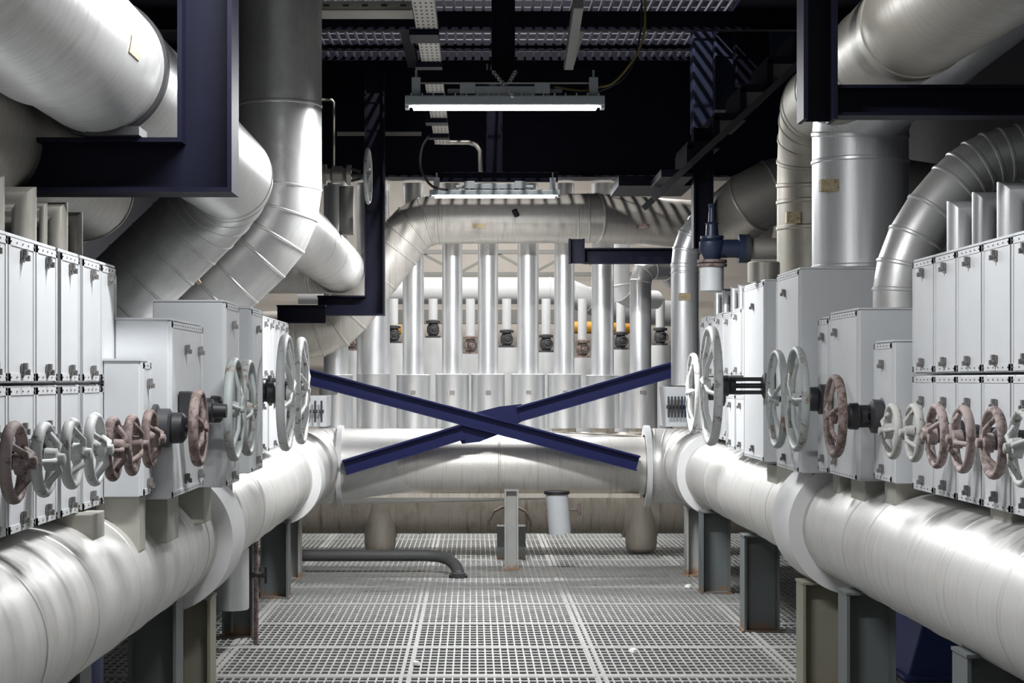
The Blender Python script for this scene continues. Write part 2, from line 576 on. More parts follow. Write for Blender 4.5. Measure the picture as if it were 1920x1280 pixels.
column(1814, 1930, 1240, 6.3, 'short column with broad cap plate at bottom right corner', 'col_grey', ztop=0.63)
column(60, 150, 1255, 6.6, 'column under the near end of the left pipe', 'col_grey', ztop=0.62)
column(946, 972, 930, 15.18, 'pale slim post in mid aisle with rusted foot before the drum', 'col_light', 0.12, ztop=0.66, group=None)
MBp = MB().box(PX(932, 16.2), PX(950, 16.2), 16.1, 16.3, 0, 0.29).box(PX(968, 16.2), PX(985, 16.2), 16.1, 16.3, 0, 0.29).box(PX(932, 16.2), PX(985, 16.2), 16.18, 16.22, 0.25, 0.29)
tag(MBp.build('bracket_stand', 'col_grey', smooth=0), 'grey forked bracket stand on the grating behind the slim mid aisle post', 'stand')

# drain pots
t = thing('drain_pot', (PX(433, 10.9), 10.9, 0.21), 'silver drain pot hanging under the left pipe, in front of a grey column', 'drain pot')
x = PX(433, 10.75)
MB().lathe((x, 10.75, 0.235), (0, 0, 1), [(0, 0.102), (0.008, 0.107), (0.36, 0.107), (0.37, 0.09), (0.40, 0.09)], 40).build('pot', 'clad_z', t)
MB().cyl((x, 10.75, 0.10), (x, 10.75, 0.24), 0.012, 12).build('drain_nipple', 'dark', t)
t = thing('drain_valve', (PX(481, 10.9), 10.95, 0), 'thin rusty drain stem with small black tee handle by the silver drain pot', 'valve')
x = PX(480, 10.95)
MB().cyl((x, 10.95, 0.0), (x, 10.95, 0.62), 0.015, 12).build('stem', 'rust', t)
v = MB().cyl((x - .03, 10.95, PZ(1078, 10.95)), (x + .06, 10.95, PZ(1078, 10.95)), 0.017, 12)
v.cyl((x + .06, 10.95, PZ(1078, 10.95) - .05), (x + .06, 10.95, PZ(1078, 10.95) + .05), 0.008, 10)
v.build('tee_handle', 'black', t)
YW = 15.18
t = thing('white_drain_pot', (PX(1046, YW), YW, 0.2), 'white drain pot hanging from the cross header right of the slim post', 'drain pot')
p0, p1 = P(1050, 1000, YW), P(1044, 926, YW)
MB().cyl(p0, p1, 0.094, 32).build('pot', 'white', t)
MB().cyl(p1, p1 + Vector((0, 0, .025)), 0.106, 32).build('rim', 'black', t)
h_ = MB().cyl(P(1066, 955, YW), P(1088, 955, YW), 0.012, 10); h_.cyl(P(1086, 944, YW), P(1086, 966, YW), 0.014, 10)
h_.build('drain_handle', 'rust', t)

# bent grey pipe on the floor
YB = 14.95
pts = [P(520, 1041, YB), P(800, 1041, YB)]
pts += [P(824, 1043, 14.93), P(842, 1049, 14.87), P(854, 1060, 14.78), P(859, 1072, 14.70), P(860, 1082, 14.64)]
t = thing('floor_pipe', (PX(700, YB), YB, 0), 'dark grey bent pipe lying across the grating beside the left columns', 'pipe')
MB().tube(pts, 0.048, 28).build('pipe', 'rubber', t)
MB().lathe((PX(859, 14.62), 14.63, 0.003), (0, 0, 1), [(0, 0.075), (0.016, 0.075), (0.016, 0.06), (.03, .06)], 28).build('floor_socket', 'dark', t)

# blue machine plinths behind the columns
for (u0, u1, v0, Y, lab) in ((1700, 1822, 1148, 9.6, 'blue sloped machine base on the floor behind the right pipe'),
                             (120, 192, 1205, 8.9, 'blue rounded machine base on the floor behind the left pipe')):
    x0, x1, z = PX(u0, Y), PX(u1, Y), PZ(v0, Y)
    w = x1 - x0
    b = MB()
    if u0 > 1000:
        b.quadbox([(x0, Y, 0), (x1 + .8, Y, 0), (x1 + .8, Y + .8, 0), (x0, Y + .8, 0), (x0 + .10, Y, z), (x1 + .8, Y, z), (x1 + .8, Y + .8, z), (x0 + .10, Y + .8, z)])
        b.box(x0 - .02, x1 + .8, Y - .03, Y + .83, 0, 0.03)
    else:
        b.sweep(circle(0.32, 40), [(x1 - .32, Y, 0.0), (x1 - .32, Y, z - .06)])
        b.sweep(circle(0.28, 40), [(x1 - .32, Y, z - .06), (x1 - .32, Y, z)])
    tag(b.build('machine_base', 'blue', bevel=0.01), lab, 'machine base')

# ------------------------------------------------------------------ white insulation boxes
latch_cache = {}


def latch_mesh(side):
    if side in latch_cache:
        return latch_cache[side]
    a = -side          # towards the aisle
    m = MB()
    m.box(0, a * .005, -.022, .022, -.024, .024)
    m.box(a * .005, a * .020, -.011, .011, -.006, .026)
    m.cyl((a * .014, -.02, -.004), (a * .014, .02, -.004), .007, 8)
    m.box(a * .012, a * .030, -.006, .006, -.020, .002)
    for p in m.v:
        p *= .78
    o = m.build('latch', 'latch', None, smooth=30, origin=(0, 0, 0))
    C.objects.unlink(o)
    latch_cache[side] = o
    return o


def cabinet(side, xf, y0, y1, z0, z1, depth, label, latches, group=None, name='insulation_box', lid=True, latch_on='aisle', cover_gap=0.004):
    """white sheet metal box; aisle face at x = xf, body reaching away from the aisle"""
    xb = xf + side * depth
    t = thing(name, ((xf + xb) / 2, (y0 + y1) / 2, z0), label, 'insulation box', group)
    MB().box(xf, xb, y0, y1, z0, z1).build('body', 'white', t, smooth=0, bevel=0.004)
    c = MB()
    a = -side
    mg = 0.006
    c.box(xf, xf + a * 0.012, y0 + mg, y1 - mg, z0 + mg, z1 - mg)
    # folded rim and rivets of the cover
    for (ya, yb, za, zb) in ((y0 + mg, y1 - mg, z1 - mg - .022, z1 - mg), (y0 + mg, y1 - mg, z0 + mg, z0 + mg + .022),
                             (y0 + mg, y0 + mg + .018, z0 + mg, z1 - mg), (y1 - mg - .018, y1 - mg, z0 + mg, z1 - mg)):
        c.box(xf + a * .012, xf + a * .0145, ya, yb, za, zb)
    cv = c.build('cover', 'white2', t, smooth=0)
    rv = MB()
    n = max(3, int((y1 - y0) / .055))
    for k in range(n):
        yy = y0 + mg + .02 + (y1 - y0 - 2 * mg - .04) * k / (n - 1)
        for zz in (z0 + mg + .011, z1 - mg - .011):
            rv.cyl((xf + a * .0145, yy, zz), (xf + a * .0175, yy, zz), .0030, 6)
    rv.build('rivets', 'latch', cv, smooth=0)['kind'] = 'stuff'
    if lid:
        MB().box(xf + a * .006, xb, y0 - .004, y1 + .004, z1, z1 + .008).build('lid', 'white', t, smooth=0)
    lm = latch_mesh(side)
    for fy, fz in latches:
        q = lm.copy(); C.objects.link(q); q.parent = cv
        q.location = Vector((xf + a * .0145, y0 + (y1 - y0) * fy, z0 + (z1 - z0) * fz)) - t.location
    return t


ORD = ['first', 'second', 'third', 'fourth', 'fifth', 'sixth', 'seventh', 'eighth', 'ninth']
# left near bank: two tiers
YS = [4.90, 5.21, 5.54, 5.87, 6.20, 6.51, 6.80]
for i in range(6):
    y0, y1 = YS[i] + .003, YS[i + 1] - .003
    n = ORD[5 - i]
    if i in (2, 3):
        y1 -= .035
    cabinet(-1, -1.35, y0, y1, 1.588, 2.015, 0.40, f'white latched box, upper tier of the left near bank, {n} from its far end',
            [(.5, .88), (.5, .09)], 'upper tier of the left near bank')
    cabinet(-1, -1.35, y0, y1, 1.145, 1.580, 0.40, f'white latched box, lower tier of the left near bank, {n} from its far end',
            [(.5, .70), (.5, .10)], 'lower tier of the left near bank', lid=False)
# big single boxes on the left
cabinet(-1, -1.205, 6.55, 6.715, 1.172, 1.665, 0.13, 'small narrow white box in front of the grey-sided one, left bank', [(.6, .83), (.6, .09)])
cabinet(-1, -1.137, 6.76, 7.55, 1.15, 1.82, 0.197, 'low wide white box with shaded side, right of the near left bank', [(.42, .84), (.85, .84), (.42, .09), (.85, .09)])
cabinet(-1, -1.07, 7.76, 8.19, 1.135, 1.93, 0.30, 'tall white box behind the two matching handwheels, left bank', [(.5, .88), (.5, .05)])
cabinet(-1, -1.10, 8.90, 9.36, 1.135, 1.945, 0.30, 'tall narrow white box past the recess, left bank', [(.5, .88), (.5, .07)])
ys = [12.15, 12.52, 12.87, 13.22, 13.57, 13.92]
for i in range(5):
    n = ORD[i]
    cabinet(-1, -1.43, ys[i] + .004, ys[i + 1] - .004, 1.60, 2.02, 0.35, f'white latched box, upper tier of the left far bank, {n} from the camera', [(.5, .88), (.5, .09)], 'upper tier of the left far bank')
    cabinet(-1, -1.43, ys[i] + .004, ys[i + 1] - .004, 1.15, 1.592, 0.35, f'white latched box, lower tier of the left far bank, {n} from the camera', [(.5, .75), (.5, .12)], 'lower tier of the left far bank', lid=False)
ys = [9.5, 10.1, 10.75, 11.4, 12.05]
for i in range(4):
    cabinet(-1, -1.30, ys[i] + .01, ys[i + 1] - .01, 1.14, 1.50, 0.30, f'low white box under the large left handwheels, {ORD[i]} from the camera', [(.5, .8), (.5, .12)], 'low boxes under the large left handwheels')

# right near bank
YS = [5.10, 5.42, 5.76, 6.09, 6.44, 6.78, 7.11, 7.46]
for i in range(7):
    y0, y1 = YS[i] + .003, YS[i + 1] - .003
    n = ORD[6 - i]
    cabinet(1, 1.82, y0, y1, 1.622, 2.08, 0.42, f'white latched box, upper tier of the right near bank, {n} from its far end',
            [(.5, .88), (.5, .09)], 'upper tier of the right near bank')
    cabinet(1, 1.82, y0, y1, 1.145, 1.614, 0.42, f'white latched box, lower tier of the right near bank, {n} from its far end',
            [(.5, .78), (.5, .10)], 'lower tier of the right near bank', lid=False)
cabinet(1, 1.75, 7.52, 7.86, 1.165, 1.755, 0.40, 'small white box with plain front beside the right near bank', [(.5, .84), (.5, .09)])
cabinet(1, 1.70, 7.97, 8.585, 1.15, 1.905, 0.55, 'wide white box under the curved silver pipe, right bank', [(.75, .88), (.75, .09)])
cabinet(1, 1.70, 8.61, 8.87, 1.15, 1.89, 0.40, 'slim white box left of the curved pipe box, right bank', [(.5, .88), (.5, .09)])
cabinet(1, 1.62, 8.95, 9.61, 1.135, 2.142, 0.75, 'tallest white box carrying the big upright pipe, right bank', [(.6, .90), (.6, .06)])
cabinet(1, 1.64, 10.15, 10.90, 1.135, 2.15, 0.60, 'tall white box left of the big upright pipe, right bank', [(.5, .87), (.5, .06)])
ys = [12.35, 12.8, 13.25, 13.7, 14.15, 14.6]
for i in range(5):
    n = ORD[i]
    zt = 2.08 - 0.02 * (i % 2)
    cabinet(1, 1.84, ys[i] + .004, ys[i + 1] - .004, 1.62, zt, 0.35, f'white latched box, upper tier of the right far bank, {n} from the camera', [(.5, .88), (.5, .09)], 'upper tier of the right far bank')
    cabinet(1, 1.84, ys[i] + .004, ys[i + 1] - .004, 1.15, 1.612, 0.35, f'white latched box, lower tier of the right far bank, {n} from the camera', [(.5, .75), (.5, .12)], 'lower tier of the right far bank', lid=False)
ys = [10.9, 11.35, 11.8, 12.25]
for i in range(3):
    cabinet(1, 1.72, ys[i] + .01, ys[i + 1] - .01, 1.135, 1.50, 0.30, f'low white box beyond the tall right boxes, {ORD[i]} from the camera', [(.5, .8), (.5, .12)], 'low boxes on the right bank')

# necks between boxes and header pipes
def neck(side, xc, y0, y1, w, z1, lab):
    zb = ZP + 0.12
    tag(MB().box(xc - w / 2, xc + w / 2, y0, y1, zb, z1).build('pipe_neck', 'beige', smooth=0, bevel=.004), lab, 'pipe neck', 'necks between boxes and header pipes')


for (y0, y1, xc, z1, lab) in ((6.1, 6.3, -1.36, 1.144, 'beige neck under the lower tier of the left near bank'),
                              (6.58, 6.70, -1.29, 1.170, 'beige neck under the small narrow left box'),
                              (6.95, 7.2, -1.25, 1.148, 'beige neck under the low wide left box'),
                              (7.88, 8.1, -1.25, 1.128, 'beige neck under the tall box by the paired left wheels'),
                              (8.95, 9.2, -1.30, 1.128, 'beige neck under the tall narrow left box')):
    neck(-1, xc, y0, y1, 0.16, z1, lab)
for (y0, y1, xc, z1, lab) in ((6.2, 6.45, 1.93, 1.144, 'beige neck under the lower tier of the right near bank'),
                              (7.6, 7.8, 1.86, 1.163, 'beige neck under the small plain right box'),
                              (8.1, 8.4, 1.84, 1.148, 'beige neck under the wide right box'),
                              (8.66, 8.82, 1.84, 1.148, 'beige neck under the slim right box'),
                              (9.15, 9.45, 1.80, 1.124, 'beige neck under the tallest right box'),
                              (10.2, 10.55, 1.80, 1.108, 'beige neck under the tall box left of the big pipe')):
    neck(1, xc, y0, y1, 0.18, z1, lab)

# lever manifolds at the far ends of both banks
for (u0, u1, v0, v1, Y, n, lab, lm) in ((572, 612, 742, 800, 14.35, 3, 'small white lever box at the far end of the left bank', 'dark'),
                                        (1248, 1288, 725, 800, 14.72, 6, 'small white lever box at the far end of the right bank', 'dark')):
    x0, x1 = PX(u0, Y), PX(u1, Y)
    t = thing('lever_box', ((x0 + x1) / 2, Y, PZ(v1, Y)), lab, 'valve box')
    MB().box(x0, x1, Y, Y + .5, PZ(v1, Y), PZ(v0, Y)).build('body', 'white', t, smooth=0, bevel=.004)
    for k in range(n):
        xx = x0 + (x1 - x0) * (k + .7) / (n + .4)
        zm = (PZ(v0, Y) + PZ(v1, Y)) / 2
        l = MB().cyl((xx, Y - .05, zm), (xx, Y, zm), .010, 10)
        l.cyl((xx, Y - .05, zm - .085), (xx, Y - .05, zm + .085), .008, 10)
        l.cyl((xx - .018, Y - .05, zm), (xx + .018, Y - .05, zm), .014, 10)
        l.build('lever', lm if k < 4 else 'valveblue', t)

# ------------------------------------------------------------------ handwheel valves
def wheel_valve(u, v, d_px, X, side, label, mat, ns, xbox, dish=0.02, rim=0.013, rimw=None, yoke=None, twist=0.3, group=None, blk='black', stemr=.014):
    """handwheel facing the aisle at x = X; stem runs back to xbox"""
    s_ = (u - U0) / X
    Y = F / s_
    Z = H - (v - V0) / s_
    D = d_px / s_
    Rr = D / 2 - rim
    a = -side          # towards the aisle
    t = thing('handwheel_valve', (X, Y, Z), label, 'valve', group)
    c = Vector((X, Y, Z))
    w = rimw or rim
    prof = [(rim * math.cos(q), w * math.sin(q)) for q in [2 * math.pi * k / 10 for k in range(10)]]
    rm = MB().ringtube(c, (1, 0, 0), Rr, prof, 40).build('handwheel', mat, t, smooth=50)
    hub = c + Vector((a * dish, 0, 0))
    MB().lathe(hub - Vector((a * .03, 0, 0)), (a, 0, 0), [(0, .020), (.004, .026 + D * .02), (.034, .024 + D * .02), (.038, .016), (.052, .015), (.054, .010)], 16).build('hub', mat, rm)
    for k in range(ns):
        th = twist + 2 * math.pi * k / ns
        e = Vector((0, math.cos(th), math.sin(th)))
        tg = Vector((0, -math.sin(th), math.cos(th)))
        pts = [hub + e * .018, hub + e * (Rr * .45) + Vector((a * dish * .1, 0, 0)) + tg * Rr * .03, c + e * (Rr * .8) + Vector((a * dish * .25, 0, 0)) + tg * Rr * .02, c + e * (Rr - rim * .3)]
        MB().tube(pts, rim * .72, 8).build('spoke', mat, rm, smooth=60)
    MB().cyl((X - a * .01, Y, Z), (xbox, Y, Z), stemr, 14).build('stem', blk, t)
    if yoke == 'small':
        xm = X + side * abs(xbox - X) * .55
        y_ = MB().lathe((xm - side * .03, Y, Z), (side, 0, 0), [(0, .024), (.01, .036), (.05, .036), (.06, .045), (.075, .045), (.075, .03), (abs(xbox - xm) + .028, .03)], 16)
        y_.box(xm - .01, xm + .01, Y - .055, Y + .055, Z - .018, Z + .018)
        y_.build('bonnet', 'black', t)
    elif yoke:
        x0 = yoke
        L = abs(x0 - X)
        y_ = MB()
        for dz in (.052, -.052):
            y_.box(X + side * .05, x0, Y - .022, Y + .022, Z + dz * .7 - .011, Z + dz * .7 + .011)
        y_.lathe((X + side * .045, Y, Z), (side, 0, 0), [(0, .040), (.012, .056), (.05, .058), (.06, .040), (.09, .04)], 20)
        yk = y_.build('yoke', 'black', t, bevel=.004)
        g_ = MB().lathe((x0 - side * .06, Y, Z), (side, 0, 0), [(0, .05), (.01, .072), (.05, .072), (.056, .088), (.07, .088)], 20)
        for q in range(6):
            th = q * math.pi / 3 + .3
            g_.cyl((x0 - side * .03, Y + .056 * math.cos(th), Z + .056 * math.sin(th)), (x0 + side * .03, Y + .056 * math.cos(th), Z + .056 * math.sin(th)), .009, 8)
        g_.build('gland_flange', 'dark', yk)
    return t


G1 = 'small handwheels along the left near bank'
small_l = [(27, 867, 158, 'pinkrust', 'rusty pink handwheel, nearest of the small left wheels, at the photo edge'),
           (83, 861, 144, 'wheel', 'pale grey handwheel, second of the small left wheels from the photo edge'),
           (135, 850, 136, 'wheel', 'pale handwheel, third of the small left wheels from the photo edge'),
           (178, 842, 140, 'wheel', 'pale blue grey handwheel, fourth of the small left wheels from the photo edge'),
           (212, 841, 124, 'rust', 'brown handwheel, fifth of the small left wheels from the photo edge'),
           (248, 834, 117, 'rust', 'brown handwheel, sixth of the small left wheels from the photo edge'),
           (281, 822, 112, 'rust', 'brown handwheel next to the black yoke, last of the small left wheels')]
for k, (u, v, d, mt, lab) in enumerate(small_l):
    wheel_valve(u, v, d, -1.09, -1, lab, mt, 3, -1.33 if k < 5 else -1.186, .03, .012, .015, 'small', 0.4 + k * .7, G1)
G2 = 'small handwheels along the right near bank'
small_r = [(1674, 808, 107, 'greywheel', 'chipped grey handwheel beside the black yoke, first of the small right wheels'),
           (1714, 811, 112, 'greywheel', 'chipped grey handwheel, second of the small right wheels from the black yoke'),
           (1757, 817, 124, 'pinkrust', 'pinkish handwheel, third of the small right wheels from the black yoke'),
           (1805, 823, 130, 'pinkrust', 'pinkish handwheel, fourth of the small right wheels from the black yoke'),
           (1863, 830, 139, 'pinkrust', 'pinkish worn handwheel, fifth of the small right wheels from the black yoke'),
           (1917, 840, 150, 'wheel', 'pale handwheel cut by the right edge of the photo')]
for k, (u, v, d, mt, lab) in enumerate(small_r):
    wheel_valve(u, v, d, 1.57, 1, lab, mt, 3, 1.80, .03, .012, .016, 'small', 0.9 + k * .8, G2)
# middle wheels on the left
wheel_valve(372, 802, 146, -1.015, -1, 'flaking rusty handwheel in front of the low wide left box', 'rust', 5, -1.165, .015, .015, .019, -1.17, .2)
wheel_valve(439, 767, 196, -1.005, -1, 'worn grey handwheel, near one of the matching pair on the left', 'wheel2', 5, -1.25, .02, .014, .02, -1.23, .5)
wheel_valve(465, 764, 182, -1.005, -1, 'worn grey handwheel, far one of the matching pair on the left', 'wheel2', 5, -1.10, .02, .014, .02, None, .9)
wheel_valve(536, 736, 220, -0.985, -1, 'large pale handwheel, near one of the tall left pair by the brace', 'wheel', 6, -1.3, .03, .017, .024, -1.16, .3)
wheel_valve(565, 732, 202, -0.985, -1, 'large pale handwheel, far one of the tall left pair by the brace', 'wheel', 6, -1.3, .03, .017, .024, -1.16, .6)
# middle wheels on the right
wheel_valve(1333, 723, 226, 1.318, 1, 'largest pale handwheel at the far end of the right bank', 'wheel', 6, 1.9, .03, .018, .026, 1.66, .15)
wheel_valve(1300, 737, 152, 1.50, 1, 'pale handwheel half behind the largest right one', 'wheel', 5, 1.9, .03, .016, .022, 1.70, .5)
wheel_valve(1457, 748, 186, 1.53, 1, 'worn grey handwheel, far one of the matching pair on the right', 'wheel2', 5, 1.68, .02, .014, .02, None, .2)
wheel_valve(1494, 748, 198, 1.53, 1, 'grey handwheel with rust patches, near one of the matching right pair', 'wheel2', 5, 1.72, .02, .014, .02, 1.685, .6)
wheel_valve(1566, 780, 158, 1.54, 1, 'brown rusty handwheel in front of the wide right box', 'rust', 5, 1.76, .02, .015, .020, 1.745, .3)
# black gear heads standing beside the wheels
for (Y, u0, u1, u2, v, side, lab) in ((6.93, 337, 362, 425, 770, -1, 'black bolted gear head behind the flaking rusty handwheel on the left'),
                                      (9.98, 1432, 1400, 1368, 716, 1, 'black bolted gear head behind the largest right handwheel')):
    x0, x1, x2, z = PX(u0, Y), PX(u1, Y), PX(u2, Y), PZ(v, Y)
    if side > 0:
        continue
    t = thing('gear_head', (x0, Y, z), lab, 'gear')
    MB().box(x0, x1, Y - .03, Y + .03, z - .045, z + .075).build('block', 'dark', t, smooth=0, bevel=.006)
    MB().lathe((x1, Y, z), (-side, 0, 0), [(0, .036), (.03, .036), (.035, .046), (.075, .046), (.08, .03), (abs(x2 - x1), .026)], 24).build('barrel', 'black', t)
    b = MB()
    for dz in (.055, -.03):
        b.cyl((x1, Y - .02, z + dz), (x1 + .035, Y - .02, z + dz), .013, 10)
    b.build('bolts', 'latch', t)

# ------------------------------------------------------------------ hanger frames (navy H sections)
def frame(name, label, pts, h, b, mat='navy', names=('post', 'arm')):
    pts = [Vector(p) for p in pts]
    t = thing(name, pts[-1], label, 'pipe hanger')
    for i in range(len(pts) - 1):
        MB().sweep(hprof(h, b, 0.016, 0.012), pts, (0, 1, 0), True, (i, i + 1)).build(names[min(i, len(names) - 1)], mat, t, smooth=0)
    return t


YA = 6.6
frame('pipe_hanger', 'big navy steel hanger at upper left holding the nearest white pipe', [(-.963, YA, 6.8), (-.963, YA, 2.368), (-1.66, YA, 2.368)], 0.195, 0.2)
YBf = 18.5
frame('pipe_hanger', 'far navy steel hanger with corner below the left pipe, beside the valve wheel', [(PX(703, YBf), YBf, 4.77), (PX(703, YBf), YBf, PZ(573, YBf)), (PX(596, YBf), YBf, PZ(573, YBf))], 0.2, 0.2)
YF = 6.65
tR = frame('pipe_hanger', 'navy hanger at upper right with long arm below the big pipes', [(PX(1532, YF), YF, 6.8), (PX(1532, YF), YF, PZ(228, YF))], 0.124, 0.14, names=('post',))
MB().sweep(hprof(0.112, 0.12, .012, .010), [(PX(1564, YF), YF, PZ(192, YF)), (4.2, YF, PZ(192, YF))], (0, 1, 0)).build('arm', 'navy', tR, smooth=0)
YC = 18.75
t = frame('pipe_hanger', 'short navy hanger arm under the far overhead pipe', [(PX(1081, YC), YC, PZ(448, YC)), (PX(1081, YC), YC, PZ(494, YC))], 0.16, 0.16, names=('post',))
MB().sweep(hprof(.16, .14, .014, .012), [(PX(1096, YC), YC, PZ(480, YC)), (PX(1262, YC), YC, PZ(480, YC))], (0, 1, 0)).build('arm', 'navy', t, smooth=0)
tag(MB().sweep(hprof(.17, .16, .014, .012), [(PX(520, 17.2), 17.2, PZ(589, 17.2)), (PX(611, 17.2), 17.2, PZ(589, 17.2))], (0, 1, 0)).build('hanger_beam', 'navy', smooth=0),
    'short black beam behind the far left boxes beside the far hanger', 'beam')
YE = 14.62
tag(MB().sweep(hprof(.16, .16, .014, .012), [(PX(1317, YE), YE, PZ(240, YE)), (PX(1317, YE), YE, PZ(466, YE))], (0, 1, 0)).build('hanger_post', 'navy', smooth=0),
    'navy post hanging under the stairs beside the blue safety valve', 'post')

# X brace across the aisle
YX = 15.2
t = thing('cross_brace', (0.2, YX, 0.8), 'blue steel X brace spanning the aisle in front of the drum', 'brace')
hp = [(-.062, -.05), (-.05, -.05), (-.05, -.008), (.05, -.008), (.05, -.05), (.062, -.05), (.062, .05), (.05, .05), (.05, .008), (-.05, .008), (-.05, .05), (-.062, .05)]
ang = hprof(0.13, 0.17, 0.014, 0.012)
MB().sweep(ang, [P(560, 701, YX), P(1196, 868, YX)], (0, 1, 0)).build('long_diagonal', 'navy_blue', t, smooth=0)
MB().sweep(ang, [P(646, 876, YX), P(868, 809, YX)], (0, 1, 0)).build('short_diagonal', 'navy_blue', t, smooth=0)
MB().sweep(ang, [P(972, 776, YX), P(1262, 692, YX)], (0, 1, 0)).build('short_diagonal', 'navy_blue', t, smooth=0)
gp = [P(852, 806, YX), P(880, 776, YX), P(936, 762, YX), P(978, 757, YX), P(992, 782, YX), P(940, 812, YX), P(900, 828, YX), P(866, 832, YX)]
gm = MB()
for dy in (-.012, .012):
    gm.v += [Vector((p.x, YX + .02 + dy, p.z)) for p in gp]
k = len(gp)
gm.f += [list(range(k)), list(range(k, 2 * k))[::-1]] + [[i, (i + 1) % k, k + (i + 1) % k, k + i] for i in range(k)]
gm.build('gusset_plate', 'navy_blue', t, smooth=0)

# ------------------------------------------------------------------ large overhead pipes, left
XA, ZA, RA = -1.35, 2.722, 0.243
t = thing('overhead_pipe', (XA, 8, ZA - RA), 'big white pipe at upper left resting on the near navy hanger', 'pipe')
dg = Vector((-.724, 0, -.69))
corner = Vector((XA, 10.4, ZA))
bend = arc((XA, 4, ZA), corner, corner + dg * 2, 5, 0.42)
pts = [(XA, 3.0, ZA)] + bend + [corner + dg * 0.95, corner + dg * 1.6]
m = MB().tube(pts, RA, 64, True, 0.004, 0.009)
m.bands(corner + dg * .45, corner + dg * 1.6, RA, [.12, .28, .62, .8], .004, .008, 64)
m.bands((XA, 7.2, ZA), (XA, 8.8, ZA), RA, [0.25, 0.8], 0.005, 0.012, 64)
m.build('cladding', 'clad_big', t)
MB().collar((XA, 3.0, ZA), (0, 1, 0), RA - .01, RA + .018, 2.75, 64).build('sleeve', 'clad_big', t)
MB().collar((XA, 6.50, ZA), (0, 1, 0), RA - .01, RA + .012, 0.05, 64).build('clamp_band', 'black', t)
MB().box(XA - .03, XA + .16, 6.46, 6.62, 2.469, 2.50).build('clamp_foot', 'dark', t, smooth=0)

tp = MB()
for rr in (RA + .001, RA + .0035):
    for y_ in (5.87, 5.93, 6.02):
        for a_ in (-2, -6, -10, -15):
            w_ = .025 if (y_ > 5.9 and a_ < -5) else 0
            tp.v.append(Vector((XA + rr * math.cos(R(a_)), y_ + w_, ZA + rr * math.sin(R(a_)))))
for i in range(2):
    for j in range(3):
        q = i * 4 + j
        tp.f += [[q, q + 1, q + 5, q + 4], [12 + q, 12 + q + 4, 12 + q + 5, 12 + q + 1]]
ed = [0, 1, 2, 3, 7, 11, 10, 9, 8, 4]
tp.f += [[ed[k], ed[(k + 1) % 10], 12 + ed[(k + 1) % 10], 12 + ed[k]] for k in range(10)]
tp.build('tape_patch', 'tag', bpy.data.objects['overhead_pipe'])


X2, Y2, R2 = -1.245, 11.7, 0.268
t = thing('overhead_pipe', (X2, Y2, 2.0), 'tall silver downpipe bending left beside the near navy hanger', 'pipe')
corner = Vector((X2, Y2, 2.60))
bend = arc((X2, Y2, 6), corner, corner + dg * 2, 3, 0.55)
pts = [(X2, Y2, 7.0)] + bend + [corner + dg * 0.62, corner + dg * 1.0, corner + dg * 1.7]
m = MB().tube(pts, R2, 64, True, 0.004, 0.009)
m.bands(corner + dg * .3, corner + dg * 1.6, R2, [.12, .38, .7], .004, .008, 64)
m.bands((X2, Y2, 3.2), (X2, Y2, 6.4), R2, [0.05, 0.36, 0.7], 0.005, 0.012, 64)
m.build('cladding', 'clad_big', t)
MB().cyl(P(372, 522, 11.3), P(366, 526, 11.3), 0.035, 16).build('plug', 'tag', t)

t = thing('overhead_pipe', (XA, 16, ZA - RA), 'white pipe with rounded end resting on the far navy hanger', 'pipe')
corner = Vector((XA, 18.75, ZA))
bend = arc((XA, 12, ZA), corner, (-4, 18.75, ZA), 5, 0.33)
m = MB().tube([(XA, 12.35, ZA)] + bend + [(-3.5, 18.75, ZA)], RA, 56, True, 0.003, 0.01)
m.bands((XA, 13, ZA), (XA, 18.4, ZA), RA, [.3, .55, .72, .86], 0.003, .012, 56)
m.build('cladding', 'clad_big', t)

t = thing('background_pipe', (-1.8, 8, 2.2), 'dull pipe in shade behind the near navy hanger arm', 'pipe')
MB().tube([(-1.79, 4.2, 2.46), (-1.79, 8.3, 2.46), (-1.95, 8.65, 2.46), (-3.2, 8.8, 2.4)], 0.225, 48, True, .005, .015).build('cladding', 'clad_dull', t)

# small upright ducts above the left bank
for (u, w, vt, lab) in ((-12, 40, 330, 'grey upright duct above the left bank at the photo edge'),
                        (45, 46, 350, 'grey upright duct above the left bank, second from the photo edge'),
                        (81, 15, 350, 'thin grey upright tube above the left bank between two ducts'),
                        (108, 38, 366, 'grey upright duct above the left bank, third from the photo edge'),
                        (141, 28, 386, 'narrow grey upright duct above the left bank nearest the silver bends')):
    X = -1.5
    s_ = (u - U0) / X; Y = F / s_
    zt = min(2.20, PZ(vt, Y))
    tag(MB().sweep(circle(w / 2 / s_, 28), [(X, Y, 2.025), (X, Y, zt), (X - .5, Y, zt)]).build('upright_duct', 'clad_dull'), lab, 'duct', 'upright ducts above the left bank')

